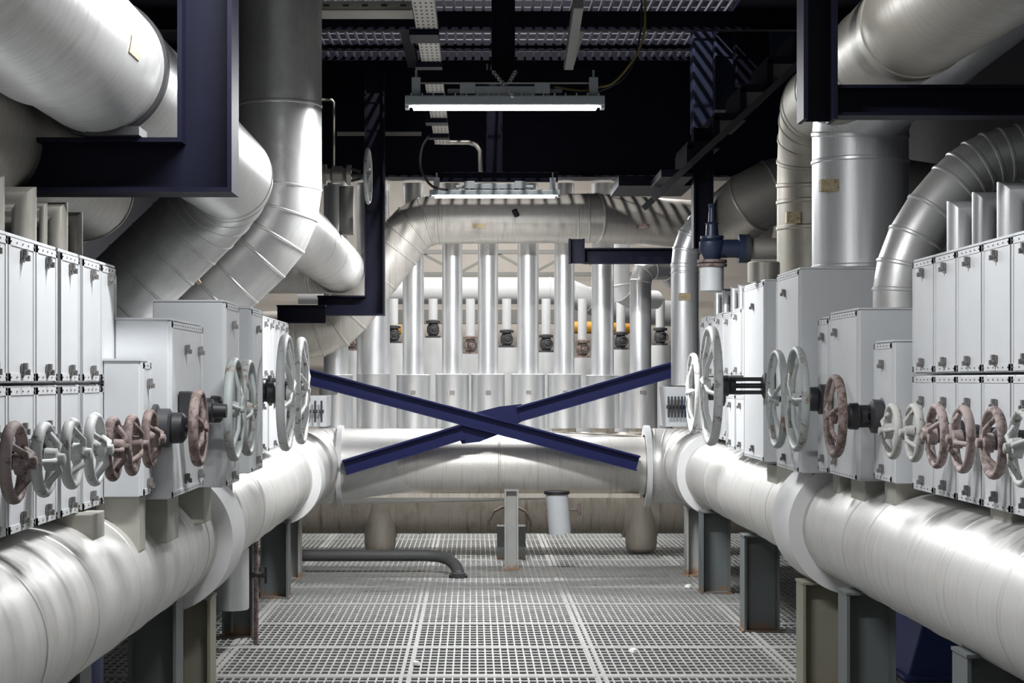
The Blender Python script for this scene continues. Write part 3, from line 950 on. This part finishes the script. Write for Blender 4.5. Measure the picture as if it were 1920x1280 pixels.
# ------------------------------------------------------------------ central overhead pipe
YO = 19.3
RO = 0.262
t = thing('overhead_pipe', (0.5, YO, 3.0), 'silver overhead pipe crossing the aisle behind the far lamp and bending down left', 'pipe')
pts = [P(1420, 428, 20.6), P(1118, 409, YO), P(822, 411, YO), P(798, 415, YO), P(776, 427, YO), P(757, 446, YO), P(742, 468, YO), P(652, 585, YO), P(628, 608, YO), P(596, 622, YO), P(560, 628, YO), P(420, 632, YO)]
m = MB().tube(pts, RO, 56, True, 0.008, 0.014)
m.bands(P(1118, 409, YO), P(822, 411, YO), RO, [0.05, 0.12, 0.52, 0.98], .005, .010, 56)
m.bands(P(742, 468, YO), P(652, 585, YO), RO, [0.4], .005, .010, 56)
m.build('cladding', 'clad_x', t)
for u, v, mt in ((898, 423, 'tag'), (1206, 424, 'rust')):
    p = P(u, v, YO - RO - .012)
    MB().box(p.x - .07, p.x + .07, p.y, p.y + .03, p.z - .022, p.z + .022).build('pipe_tag', mt, t, smooth=0)
p = P(966, 399, YO - RO - .02)
MB().cyl((p.x - .01, p.y, p.z + .03), (p.x + .02, p.y + .03, p.z - .03), .03, 12).build('plug', 'black', t)

# riser at the right with a mitred top
YR = 14.97
t = thing('riser_pipe', (PX(1284, YR), YR, 1.545), 'pale riser with tag and bent top left of the blue safety valve', 'pipe')
pts = [Vector((PX(1284, YR), YR, 1.545)), P(1284, 497, YR), P(1287, 470, YR), P(1296, 445, YR), P(1312, 424, YR), P(1360, 395, YR + .6)]
m = MB().tube(pts, 0.113, 40, True, .005, .012)
m.bands(P(1284, 722, YR), P(1284, 497, YR), .113, [.94, .99], .004, .01, 40)
m.build('cladding', 'clad_z', t)
p = P(1284, 556, YR - .118)
MB().box(p.x - .05, p.x + .05, p.y, p.y + .03, p.z - .03, p.z + .03).build('pipe_tag', 'tag', t, smooth=0)

# ------------------------------------------------------------------ large pipes, right
t = thing('overhead_pipe', (1.99, 9.3, 2.15), 'big upright silver pipe on the tallest right box turning towards the camera', 'pipe')
XT, YT, RT = 1.985, 9.3, 0.243
dT = Vector((.20, -1.3, .20)).normalized()
cT = Vector((XT, YT, 3.02))
bend = arc((XT, YT, 2), cT, cT + dT * 4, 3, 0.20)
m = MB().tube([(XT, YT, 2.151)] + bend + [cT + dT * 5.5], RT, 64, True, .005, .014)
m.bands((XT, YT, 2.15), (XT, YT, 2.8), RT, [.86, .03], .006, .012, 64)
m.bands(cT, cT + dT * 4, RT, [.25, .5], .005, .012, 64)
m.build('cladding', 'clad_z', t)
p = P(1556, 347, YT - RT + .06)
MB().box(p.x - .045, p.x + .045, p.y - .012, p.y + .05, p.z - .03, p.z + .03).build('pipe_tag', 'tag', t, smooth=0)

XU, YU, RU = 1.98, 10.62, 0.198
ZU = 3.185
dU = Vector((1.60 - XU, 6.65 - YU, 2.888 - ZU)).normalized()
t = thing('overhead_pipe', (XU, YU, 1.3), 'silver riser just left of the big upright pipe, bending towards the camera', 'pipe')
cU = Vector((XU, YU, ZU))
bend = arc((XU, YU, 2), cU, cU + dU * 5, 5, 0.42)
m = MB().tube([(XU, YU, 2.157)] + bend + [cU + dU * 7.2], RU, 56, True, .006, .014)
m.bands((XU, YU, 2.2), (XU, YU, 3.0), RU, [.35, .54], .006, .014, 56)
m.bands(cU, cU + dU * 6, RU, [.22, .36, .52, .7], .005, .014, 56)
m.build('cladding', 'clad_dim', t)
p = P(1488, 407, YU - RU - .005)
MB().box(p.x - .04, p.x + .04, p.y, p.y + .05, p.z - .032, p.z + .032).build('pipe_tag', 'tag', t, smooth=0)

# curved silver pipe from the wide box to the right
YV = 8.3
t = thing('curved_pipe', (PX(1690, YV), YV, 1.91), 'curved silver pipe rising from the wide right box and sweeping right', 'pipe')
pts = [P(1690, 578, YV), P(1690, 545, YV), P(1697, 500, YV), P(1717, 448, YV), P(1748, 398, YV), P(1790, 349, YV), P(1812, 328, YV), P(1834, 312, YV), P(1858, 300, YV), P(1884, 292, YV), P(1912, 286, YV), P(2100, 262, YV)]
MB().tube(pts, 0.128, 48, True, .005, .010).build('cladding', 'clad_big', t)

# mitred ducts above the right near bank
for (u, w, vt, lab) in ((1802, 52, 377, 'silver mitred duct above the right near bank, farthest of three'),
                        (1848, 50, 360, 'silver mitred duct above the right near bank, middle of three'),
                        (1899, 58, 341, 'silver mitred duct above the right near bank, nearest of three')):
    X = 2.03
    s_ = (u - U0) / X; Y = F / s_
    r = w / 2 / s_
    zt = PZ(vt, Y) - r
    tag(MB().sweep(circle(r, 32), [(X, Y, 2.09), (X, Y, zt), (X + .7, Y, zt)]).build('mitred_duct', 'clad_z'), lab, 'duct', 'mitred ducts above the right near bank')

# mitred ducts above the right far bank
for k, (u, w, vt) in enumerate(((1346, 14, 545), (1362, 15, 541), (1377, 14, 537), (1391, 14, 533))):
    X = 1.97
    s_ = (u - U0) / X; Y = F / s_
    r = w / 2 / s_
    zt = PZ(vt, Y) - r
    tag(MB().sweep(circle(r, 20), [(X, Y, 2.09), (X, Y, zt), (X + .45, Y, zt)]).build('mitred_duct', 'clad_z'),
        'small pale mitred duct above the right far bank, ' + ('fourth', 'third', 'second', 'first')[k] + ' from the camera', 'duct', 'mitred ducts above the right far bank')

# dull pipe elbow behind the risers
YQ = 14.6
t = thing('background_pipe', (2.2, YQ, 2.7), 'dull wide pipe in shade behind the right risers', 'pipe')
pts = [P(1790, 372, YQ + .3), P(1640, 350, YQ), P(1500, 344, YQ), P(1450, 358, YQ), P(1408, 380, YQ), P(1372, 410, YQ + .3), P(1350, 430, YQ + 1.0)]
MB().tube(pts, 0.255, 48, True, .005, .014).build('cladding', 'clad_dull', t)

# blue safety valve
YS_ = 13.95
xv = PX(1335, YS_)
t = thing('safety_valve', (xv, YS_, PZ(540, YS_)), 'dark blue safety valve with tall bonnet beside the navy post', 'valve')


def zz(v): return PZ(v, YS_)


MB().lathe((xv, YS_, zz(545)), (0, 0, 1), [(0, .09), (zz(500) - zz(545), .09)], 32).build('inlet_neck', 'white', t)
MB().lathe((xv, YS_, zz(500)), (0, 0, 1), [(0, .115), (.022, .115), (.022, .07), (.03, .07), (.03, .115), (.052, .115)], 32).build('flange', 'rust', t)
MB().lathe((xv, YS_, zz(488)), (0, 0, 1), [(0, .06), (.03, .07), (.08, .1), (.14, .1), (.17, .07)], 32).build('body', 'valveblue', t)
MB().lathe((xv, YS_, zz(448)), (0, 0, 1), [(0, .09), (.022, .09), (.022, .05), (.11, .045), (.12, .055), (.13, .03), (.24, .022), (.25, .03), (.27, .025)], 24).build('bonnet', 'valveblue', t)
o_ = MB().cyl((xv + .05, YS_, zz(466)), (xv + .2, YS_, zz(466)), .07, 28)
o_.cyl((xv + .2, YS_, zz(466)), (xv + .25, YS_, zz(466)), .11, 28)
o_.build('outlet', 'valveblue', t)
t = thing('outlet_pipe', (xv + .5, YS_, zz(490)), 'grey outlet pipe leading right from the blue safety valve', 'pipe')
MB().tube([(xv + .25, YS_, zz(466)), (2.9, YS_, zz(466))], .082, 32).build('pipe', 'clad_dull', t)
MB().collar((xv + .25, YS_, zz(466)), (1, 0, 0), .07, .11, .04, 32).build('flange', 'dark', t)
t = thing('pipe_stub', (PX(1430, 10.4), 10.4, 2.155), 'grey stub pipe on the tall box left of the big upright pipe', 'pipe')
MB().lathe((PX(1432, 10.4), 10.4, 2.155), (0, 0, 1), [(0, .092), (.11, .092), (.115, .085)], 32).build('pipe', 'clad_dull', t)

# ------------------------------------------------------------------ far row of insulated risers
YK = 20.0
t = thing('far_header_pipe', (0.3, YK, 0.5), 'far pale header drum under the row of silver risers', 'pipe')
MB().tube([(-3.2, YK, .74), (3.4, YK, .74)], .275, 48).build('cladding', 'clad_x', t)
far = [(630, 46, 705), (700, 62, 703), (775, 40, 705), (848, 38, 704), (915, 38, 704), (990, 40, 704), (1058, 38, 704), (1130, 42, 706), (1201, 40, 706)]
for k, (u, w, vj) in enumerate(far):
    x = PX(u, YK)
    t = thing('insulated_riser', (x, YK, 1.01), f'tall silver riser with wider jacket in the far row, {ORD[k]} from the left', 'pipe', 'far row of silver risers')
    zt = 3.75 if k != 8 else PZ(520, YK)
    r = w / 2 / S(YK)
    if k == 8:
        pts = [(x, YK, 1.6), (x, YK, zt - .05), (x + .03, YK + .02, zt + .05), (x + .12, YK + .08, zt + .1), (x + .3, YK + .25, zt + .1), (x + .42, YK + .6, zt + .02)]
    else:
        pts = [(x, YK, 1.6), (x, YK, zt)]
    MB().tube(pts, r, 32, True, .005, .01).build('pipe', 'clad_z', t)
    rj = .185
    j = MB().lathe((x, YK, PZ(802, YK)), (0, 0, 1), [(0, rj), (PZ(vj, YK) - PZ(802, YK), rj), (PZ(vj, YK) - PZ(802, YK) + .012, rj + .006), (PZ(vj, YK) - PZ(802, YK) + .02, rj - .02)], 36)
    j.build('jacket', 'clad_z', t)
    MB().lathe((x, YK, 1.0), (0, 0, 1), [(0, .13), (PZ(802, YK) - 1.0, .13)], 28).build('foot', 'clad_old', t)
    MB().box(x - .025, x + .03, YK - rj - .012, YK - rj + .01, PZ(735, YK) - .02, PZ(735, YK) + .02).build('latch', 'latch', t, smooth=0)
YM = 22.0
slim = [(660, 'white'), (738, 'white'), (812, 'white'), (882, 'white'), (950, 'white'), (1024, 'white'), (1092, 'white'), (1164, 'white'), (1238, 'white')]
for k, (u, mt) in enumerate(slim):
    x = PX(u, YM)
    t = thing('slim_riser', (x, YM, 0.0), f'slim white riser with dark valve in the rear row, {ORD[k]} from the left', 'pipe', 'rear row of slim white risers')
    zv = PZ((642, 628, 618, 648, 636, 645, 655, 640, 632)[k], YM)
    m = MB().cyl((x, YM, 0.0), (x, YM, zv - .1), .15, 24).cyl((x, YM, zv + .12), (x, YM, PZ(560, YM)), .055, 20)
    m.build('pipe', mt, t)
    b = MB().lathe((x, YM, zv - .1), (0, 0, 1), [(0, .09), (.025, .09), (.025, .05), (.07, .075), (.13, .075), (.18, .05), (.18, .085), (.21, .085), (.22, .05)], 20)
    b.cyl((x, YM - .02, zv), (x + .02, YM - .2, zv), .02, 10)
    b.build('valve_body', 'dark' if k % 3 else 'rust', t)
    MB().ringtube((x + .02, YM - .2, zv), (0, 1, 0), .05, circle(.007, 8), 24).build('valve_wheel', 'dark', t)
t = thing('white_cross_pipe', (0, 24, 2.6), 'white horizontal pipe behind the far risers', 'pipe')
YN = 23.8
m = MB().tube([P(560, 545, YN), P(1030, 545, YN), P(1068, 549, YN), P(1098, 562, YN + .1), P(1150, 580, YN + .6), P(1260, 588, YN + 1)], .175, 36, True, .005, .012)
m.build('cladding', 'white', t)
t = thing('white_drop_pipe', (PX(1162, 21.2), 21.2, 2.5), 'short white pipe bend dropping behind the far right risers', 'pipe')
MB().tube([P(1163, 440, 21.2), P(1163, 535, 21.2), P(1168, 552, 21.2), P(1182, 560, 21.3), P(1230, 562, 21.6)], .11, 32, True, .005, .012).build('cladding', 'white', t)
tag(MB().tube([P(1070, 614, 25.2), P(1182, 614, 25.2)], .085, 24).build('yellow_pipe', 'yellow'), 'yellow horizontal pipe length far behind the right risers', 'pipe')
tag(MB().tube([P(600, 618, 25.2), P(752, 618, 25.2)], .07, 24).build('yellow_pipe', 'yellow'), 'yellow pipe end far behind the left risers', 'pipe')
tag(MB().box(PX(560, 26), PX(1300, 26), 26, 26.3, PZ(606, 26), PZ(580, 26)).build('grey_duct', 'grey', smooth=0), 'grey horizontal duct above the far yellow pipe', 'duct')
t = thing('roof_truss', (PX(950, 27), 26.8, PZ(515, 27)), 'grey lattice truss high on the rear wall behind the risers', 'truss')
for v in (472, 514):
    MB().bar(P(560, v, 26.8), P(1300, v, 26.8), .06, .08).build('chord', 'grey', t, smooth=0)
for k in range(10):
    MB().bar(P(580 + 70 * k, 474 if k % 2 else 512, 26.8), P(650 + 70 * k, 512 if k % 2 else 474, 26.8), .04, .05).build('diagonal', 'grey', t, smooth=0)

# ------------------------------------------------------------------ upper structure
tag(MB().box(-3.4, 3.6, 19.6, 19.8, PZ(330, 19.6), 7.19).box(-3.4, 3.6, 19.5, 19.9, PZ(330, 19.6) - .02, PZ(330, 19.6)).build('plate_girder', 'navy', smooth=0),
    'huge dark navy plate girder closing the view above the far pipe', 'girder')

walk = thing('overhead_walkway', (0.2, 16.6, 4.7), 'slatted steel walkway overhead crossing behind the near lamp', 'walkway')
g = MB()
grating(g, -1.95, 2.25, 15.2, 18.1, 4.84, 0.085, 0.30, 0.022, 0.03, 0.010, 0.010)
g.build('grating', 'walk', walk, smooth=0)
for y0, hh in ((15.86, .16), (17.42, .05)):
    MB().sweep(hprof(hh, .10, .012, .010), [(-4.4, y0, 4.805 - hh / 2), (4.7, y0, 4.805 - hh / 2)], (0, 1, 0)).build('cross_beam', 'navy', walk, smooth=0)
MB().box(-4.4, 4.7, 18.1, 18.13, 4.78, 7.1).build('kick_plate', 'navy', walk, smooth=0)
MB().box(-4.4, 4.7, 12.2, 12.23, 4.86, 7.1).build('kick_plate', 'navy', walk, smooth=0)
MB().box(-4.4, 4.7, 12.2, 15.19, 4.81, 4.85).box(-4.4, -1.97, 15.19, 18.1, 4.81, 4.85).box(2.27, 4.7, 15.19, 18.1, 4.81, 4.85).build('deck_plate', 'navy', walk, smooth=0)
for x0 in (-.6, .95):
    MB().sweep(hprof(.10, .10, .012, .010), [(x0, 15.95, 4.75), (x0, 18.09, 4.75)], (1, 0, 0)).build('side_beam', 'navy' if x0 < 0 else 'grey', walk, smooth=0)


# lamps
def lamp(Y, u0, u1, v_lens, v_body, label, hung=True):
    x0, x1 = PX(u0, Y), PX(u1, Y)
    zl, zb = PZ(v_lens, Y), PZ(v_body, Y)
    xc = (x0 + x1) / 2
    t = thing('hanging_strip_light', (xc, Y, zl), label, 'lamp')
    L = x1 - x0
    MB().box(x0, x1, Y - .065, Y + .065, zl + .012, zb).build('housing', 'lampgrey', t, smooth=0, bevel=.008)
    fins = MB()
    k = 18
    for i in range(k):
        xx = x0 + .04 + (L - .08) * i / (k - 1)
        fins.box(xx - .004, xx + .004, Y - .07, Y + .07, zl + .03, zb + .012)
    fins.build('cooling_fins', 'lampgrey', t, smooth=0)
    MB().box(x0 + .05, x1 - .05, Y - .052, Y + .052, zl - .008, zl + .012).build('lens', 'emit', t, smooth=0, bevel=.006)
    d = MB().box(xc - .27, xc + .27, Y - .045, Y + .045, zb + .012, zb + .062)
    for dx in (-.24, .24):
        d.box(xc + dx - .05, xc + dx + .05, Y - .055, Y + .055, zb + .012, zb + .085)
    d.cyl((xc - .37, Y, zb + .035), (xc - .27, Y, zb + .035), .016, 12); d.cyl((xc + .27, Y, zb + .035), (xc + .37, Y, zb + .035), .016, 12)
    d.build('driver_box', 'lampgrey', t, smooth=30, bevel=.004)
    for dx in (x0 + .07, x1 - .07):
        b = MB().box(dx - .028, dx + .028, Y - .03, Y + .03, zb, zb + .12)
        b.cyl((dx, Y, zb + .12), (dx, Y, zb + .17), .008, 8)
        b.build('bracket', 'lampgrey', t, smooth=0)
    for dx in (x0 + .012, x1 - .012):
        MB().box(dx - .012, dx + .012, Y - .05, Y + .05, zl - .005, zl + .02).build('end_cap', 'chain', t, smooth=0)
    li = bpy.data.lights.new('strip light source', 'AREA')
    li.shape = 'RECTANGLE'; li.size = L - .12; li.size_y = .11
    li.energy = LAMP_W; li.color = (0.97, 0.985, 1.0)
    lo = bpy.data.objects.new('strip light source', li); C.objects.link(lo)
    lo.location = (xc, Y, zl - .02)
    return t, xc, zb


LAMP_W = 165.0
t1, xc1, zb1 = lamp(11.7, 760, 1133, 203, 181, 'bright strip lamp, the larger and nearer one over the aisle')
t2, xc2, zb2 = lamp(17.3, 805, 1050, 369, 357, 'bright strip lamp, the smaller far one above the overhead pipe')
for (Y, u0, u1, v0, v1, um, wm, lab) in ((11.75, 782, 1112, 133, 156, 944, 44, 'navy hanger post and channel carrying the near strip lamp'),
                                         (17.35, 822, 1046, 323, 341, 927, 30, 'navy hanger post and channel carrying the far strip lamp')):
    t = thing('lamp_hanger', (PX(um, Y), Y, PZ(v1, Y)), lab, 'lamp hanger')
    zc = (PZ(v0, Y) + PZ(v1, Y)) / 2; hh = PZ(v0, Y) - PZ(v1, Y)
    MB().sweep(hprof(hh, .07, .008, .006), [(PX(u0, Y), Y, zc), (PX(u1, Y), Y, zc)], (0, 1, 0)).build('channel', 'navy', t, smooth=0)
    MB().sweep(hprof(wm / S(Y), .12, .012, .010), [(PX(um, Y), Y + .1, PZ(v0, Y)), (PX(um, Y), Y + .1, 4.80 if Y < 12 else 4.62)], (0, 1, 0)).build('post', 'navy', t, smooth=0)
# lamps of the same row behind the frame
li_specs = [(-0.3, 5.9, 3.45, .62), (0.25, 0.6, 3.4, .18)]
for (xl, Y, z, kw) in li_specs:
    li = bpy.data.lights.new('strip light source', 'AREA'); li.shape = 'RECTANGLE'; li.size = 1.2; li.size_y = .11
    li.energy = LAMP_W * kw; li.color = (0.97, 0.985, 1.0)
    lo = bpy.data.objects.new('strip light source', li); C.objects.link(lo); lo.location = (xl, Y, z)
for (x, Y, z, w, sz) in ((-1.2, 21.2, 5.0, 150, 2.0), (1.4, 21.2, 5.0, 150, 2.0), (0.2, 25.0, 5.5, 200, 2.5)):
    li = bpy.data.lights.new('rear hall light', 'AREA'); li.shape = 'RECTANGLE'; li.size = sz; li.size_y = .4
    li.energy = w; li.color = (1.0, 0.97, 0.93)
    lo = bpy.data.objects.new('rear hall light', li); C.objects.link(lo); lo.location = (x, Y, z)
# a lamp above the walkway: throws the slats' shadows down
li = bpy.data.lights.new('upper deck lamp', 'POINT'); li.energy = 650; li.shadow_soft_size = .03; li.color = (1, .97, .93)
lo = bpy.data.objects.new('upper deck lamp', li); C.objects.link(lo); lo.location = (0.35, 15.0, 6.9)

# chains over the near lamp
def chain(name, a, b, lab, r=.011, n=16):
    a, b = Vector(a), Vector(b)
    m = MB(); d = (b - a).normalized()
    L = (b - a).length / n
    for i in range(n):
        c = a.lerp(b, (i + .5) / n)
        up = Vector((0, 1, 0)) if i % 2 else d.cross(Vector((0, 1, 0))).normalized()
        m.ringtube(c, up, r, circle(.003, 6), 12)
    tag(m.build(name, 'chain', smooth=60), lab, 'chain')


chain('lamp_chain', P(923, 132, 11.6), P(962, 180, 11.6), 'zinc chain slanting down over the near strip lamp')
chain('lamp_chain', P(968, 132, 11.62), P(954, 156, 11.62), 'short zinc chain crossing above the near strip lamp', .011, 9)


def cable(name, pts, r, mat, lab):
    pts = [Vector(p) for p in pts]
    q = [pts[0]] + pts + [pts[-1]]
    out = []
    for i in range(len(pts) - 1):
        a, b, c, d = q[i:i + 4]
        for k in range(6):
            u = k / 6
            out.append(.5 * (2 * b + (c - a) * u + (2 * a - 5 * b + 4 * c - d) * u * u + (3 * b - a - 3 * c + d) * u ** 3))
    out.append(pts[-1])
    return tag(MB().tube(out, r, 10).build(name, mat, smooth=60), lab, 'cable')


cable('lamp_cable', [P(1207, -40, 11.7), P(1210, 20, 11.7), P(1206, 70, 11.7), P(1185, 115, 11.7), P(1150, 155, 11.7), P(1118, 164, 11.7), P(1090, 170, 11.7), P(1040, 163, 11.7)], .008, 'cable_y', 'yellow green cable looping down to the near strip lamp')
cable('lamp_cable', [P(1200, -40, 11.8), P(1203, 40, 11.8), P(1190, 110, 11.8), P(1165, 150, 11.8), P(1120, 172, 11.8), P(1100, 174, 11.8)], .006, 'cable_k', 'black cable beside the yellow one at the near strip lamp')
cable('lamp_cable', [P(805, 255, 17), P(792, 275, 17), P(788, 305, 17), P(795, 330, 17), P(812, 350, 17), P(840, 356, 17)], .012, 'cable_k', 'black cable drooping to the far strip lamp')

# cable trays
t = thing('cable_tray', (-.3, 14, 3.9), 'perforated pale cable tray running overhead left of the lamp posts', 'cable tray')
MB().box(-.372, -.235, 9.0, 17.8, 3.90, 3.905).box(-.375, -.370, 9.0, 17.8, 3.90, 3.96).box(-.237, -.232, 9.0, 17.8, 3.90, 3.96).build('tray', 'tray', t, smooth=0)
for y0, w in ((11.92, .3), (13.15, .24), (14.6, .25), (16.0, .2), (17.0, .15)):
    MB().box(-.42, -.225, y0, y0 + w, 3.86, 3.899).build('strap', 'navy', t, smooth=0)
t = thing('cable_tray', (-.7, 12.2, 4.05), 'slotted pale cable tray crossing at the top left of the ceiling', 'cable tray')
m = MB().box(PX(585, 12.2), PX(773, 12.2), 12.2, 12.205, PZ(19, 12.2), PZ(2, 12.2)).box(PX(585, 12.2), PX(773, 12.2), 12.2, 12.5, PZ(19, 12.2), PZ(19, 12.2) + .004)
m.build('side_rail', 'beige', t, smooth=0)
for k in range(5):
    xx = PX(612 + k * 36, 12.19)
    MB().box(xx - .02, xx + .02, 12.194, 12.2, PZ(12, 12.2), PZ(9, 12.2)).build('slot', 'black', t, smooth=0)
Y = 17.9
tag(MB().tube([P(826, 267, Y), P(880, 267, Y), P(893, 272, Y), P(900, 283, Y), P(901, 322, Y)], .022, 14).build('conduit', 'clad_dull'), 'pale conduit bending down beside the far lamp post', 'conduit')
tag(MB().box(PX(632, 19.2), PX(790, 19.2), 19.2, 19.23, PZ(254, 19.2), PZ(247, 19.2)).build('flat_bar', 'clad_dull', smooth=0), 'pale flat bar across the dark girder behind the left hanger', 'bar')
tag(MB().tube([P(600, 187, 16), P(622, 187, 16), P(626, 192, 16), P(626, 318, 16)], .010, 10).build('conduit', 'clad_dull'), 'thin conduit bending down to the valve by the left hanger', 'conduit')

# gate valve beside the far hanger
YG = 15.2
t = thing('gate_valve', (PX(650, YG), YG, PZ(345, YG)), 'grey gate valve with edge-on handwheel beside the far navy hanger', 'valve')
b = MB().lathe(P(606, 328, YG), (1, 0, 0), [(0, .09), (.03, .09), (.03, .055), (.06, .05), (.08, .075), (.16, .075), (.18, .05), (.20, .085), (.235, .085)], 24)
b.build('body', 'clad_dull', t)
MB().cyl(P(650, 328, YG), P(692, 328, YG), .014, 12).build('stem', 'dark', t)
for dz in (315, 341):
    MB().bar(P(652, dz, YG), P(676, 328 + (dz - 328) * .5, YG), .02, .02).build('yoke_arm', 'dark', t, smooth=0)
c = P(690, 330, YG)
MB().ringtube(c, (1, -.05, 0), .222, circle(.016, 10), 40).build('rim', 'wheel', t, smooth=50)
MB().cyl(c - Vector((.03, 0, 0)), c + Vector((.02, 0, 0)), .035, 16).build('hub', 'wheel', t)
for k in range(4):
    th = .4 + k * math.pi / 2
    MB().cyl(c, c + Vector((0, .215 * math.cos(th), .215 * math.sin(th))), .011, 8).build('spoke', 'wheel', t)
t = thing('valve_pipe', (PX(650, YG + .3), YG + .3, 2.8), 'grey upright pipe below the gate valve by the far hanger', 'pipe')
MB().tube([P(650, 350, YG + .3), P(650, 440, YG + .3)], .065, 24).build('pipe', 'grey', t)

# stair at upper right
YT_ = 14.3
t = thing('steel_stair', (PX(1380, YT_), YT_, 3.2), 'dark steel staircase climbing to the right under the ceiling', 'stair')
pa, pb = P(1225, 372, YT_), P(1560, 62, YT_)
for dy in (0, .85):
    MB().bar(pa + Vector((0, dy, 0)), pb + Vector((0, dy, 0)), .05, .02, (0, 1, 0)).build('stringer', 'dark', t, smooth=0)
for k in range(-1, 4):
    u0_, v0_ = 1290 + k * 50, 271 - k * 53
    a_, b_ = P(u0_, v0_, YT_), P(u0_ + 60, v0_ - 53, YT_)
    b = MB().box(a_.x, b_.x, YT_ + .01, YT_ + .84, a_.z - .03, a_.z + .03)
    b.box(b_.x - .05, b_.x, YT_ + .01, YT_ + .84, a_.z, b_.z)
    b.build('tread', 'navy', t, smooth=0)
tag(MB().box(PX(1160, 15.3), PX(1300, 15.3), 15.3, 16.2, PZ(348, 15.3), PZ(330, 15.3)).build('stair_landing', 'navy', smooth=0), 'dark landing plate at the foot of the upper stair', 'landing')
for (u0, u1, vb, Y, dp, mt, lab) in ((1300, 1338, 246, 16.5, .25, 'navy_post', 'navy box post hanging left of the upper stair'),
                                 (1341, 1378, 206, 16.9, .25, 'navy_post', 'navy box post in the middle above the upper stair'),
                                 (1380, 1440, 158, 16.6, .2, 'navy', 'wide dark navy post hanging above the upper stair'),
                                 (1442, 1496, 112, 16.6, .2, 'navy_post', 'blue box post nearest the right navy hanger')):
    tag(MB().box(PX(u0, Y), PX(u1, Y), Y, Y + dp, PZ(vb, Y), 4.80).build('hanging_post', mt, smooth=0, bevel=.01), lab, 'post')
tag(MB().bar(P(1085, 0, 13), P(1065, 130, 15.5), .07, .12, (0, 0, 1)).build('slanted_beam', 'grey', smooth=0), 'grey slanted beam above the near lamp on its right', 'beam')

# scraps on the floor
for (u, v, lab) in ((780, 1246, 'white paper scrap on the grating near the left panel seam'),
                    (1188, 1222, 'flat white scrap on the grating in the right foreground'),
                    (1291, 1101, 'tiny white scrap on the grating near the right columns')):
    Y = F * H / (v - V0)
    x = PX(u, Y)
    m = MB()
    k = 7
    b0 = [(x + .03 * (.7 + .5 * random.random()) * math.cos(q * 2 * math.pi / k), Y + .06 * (.7 + .5 * random.random()) * math.sin(q * 2 * math.pi / k)) for q in range(k)]
    m.v += [Vector((a_, b_, .003)) for a_, b_ in b0] + [Vector((x + (a_ - x) * .7, Y + (b_ - Y) * .7, .016 + .006 * random.random())) for a_, b_ in b0]
    m.f += [list(range(k))[::-1], list(range(k, 2 * k))] + [[i, (i + 1) % k, k + (i + 1) % k, k + i] for i in range(k)]
    tag(m.build('paper_scrap', 'paper'), lab, 'scrap')

# ------------------------------------------------------------------ camera, world, view
cam = bpy.data.cameras.new('camera')
cam.lens = 36 * F / 1920
cam.sensor_width = 36; cam.sensor_fit = 'HORIZONTAL'
cam.shift_x = (960 - U0) / 1920
cam.shift_y = (V0 - 640) / 1920
cam.clip_start = 0.05
co = bpy.data.objects.new('camera', cam); C.objects.link(co)
co.location = (0, 0, H); co.rotation_euler = (R(90), 0, 0)
bpy.context.scene.camera = co
w = bpy.data.worlds.new('hall'); bpy.context.scene.world = w; w.use_nodes = True
w.node_tree.nodes['Background'].inputs[0].default_value = (0.92, 0.96, 1.0, 1)
w.node_tree.nodes['Background'].inputs[1].default_value = 0.12
vs = bpy.context.scene.view_settings
vs.view_transform = 'Standard'; vs.look = 'None'; vs.gamma = 1.0; vs.use_curve_mapping = False
vs.exposure = 0.2
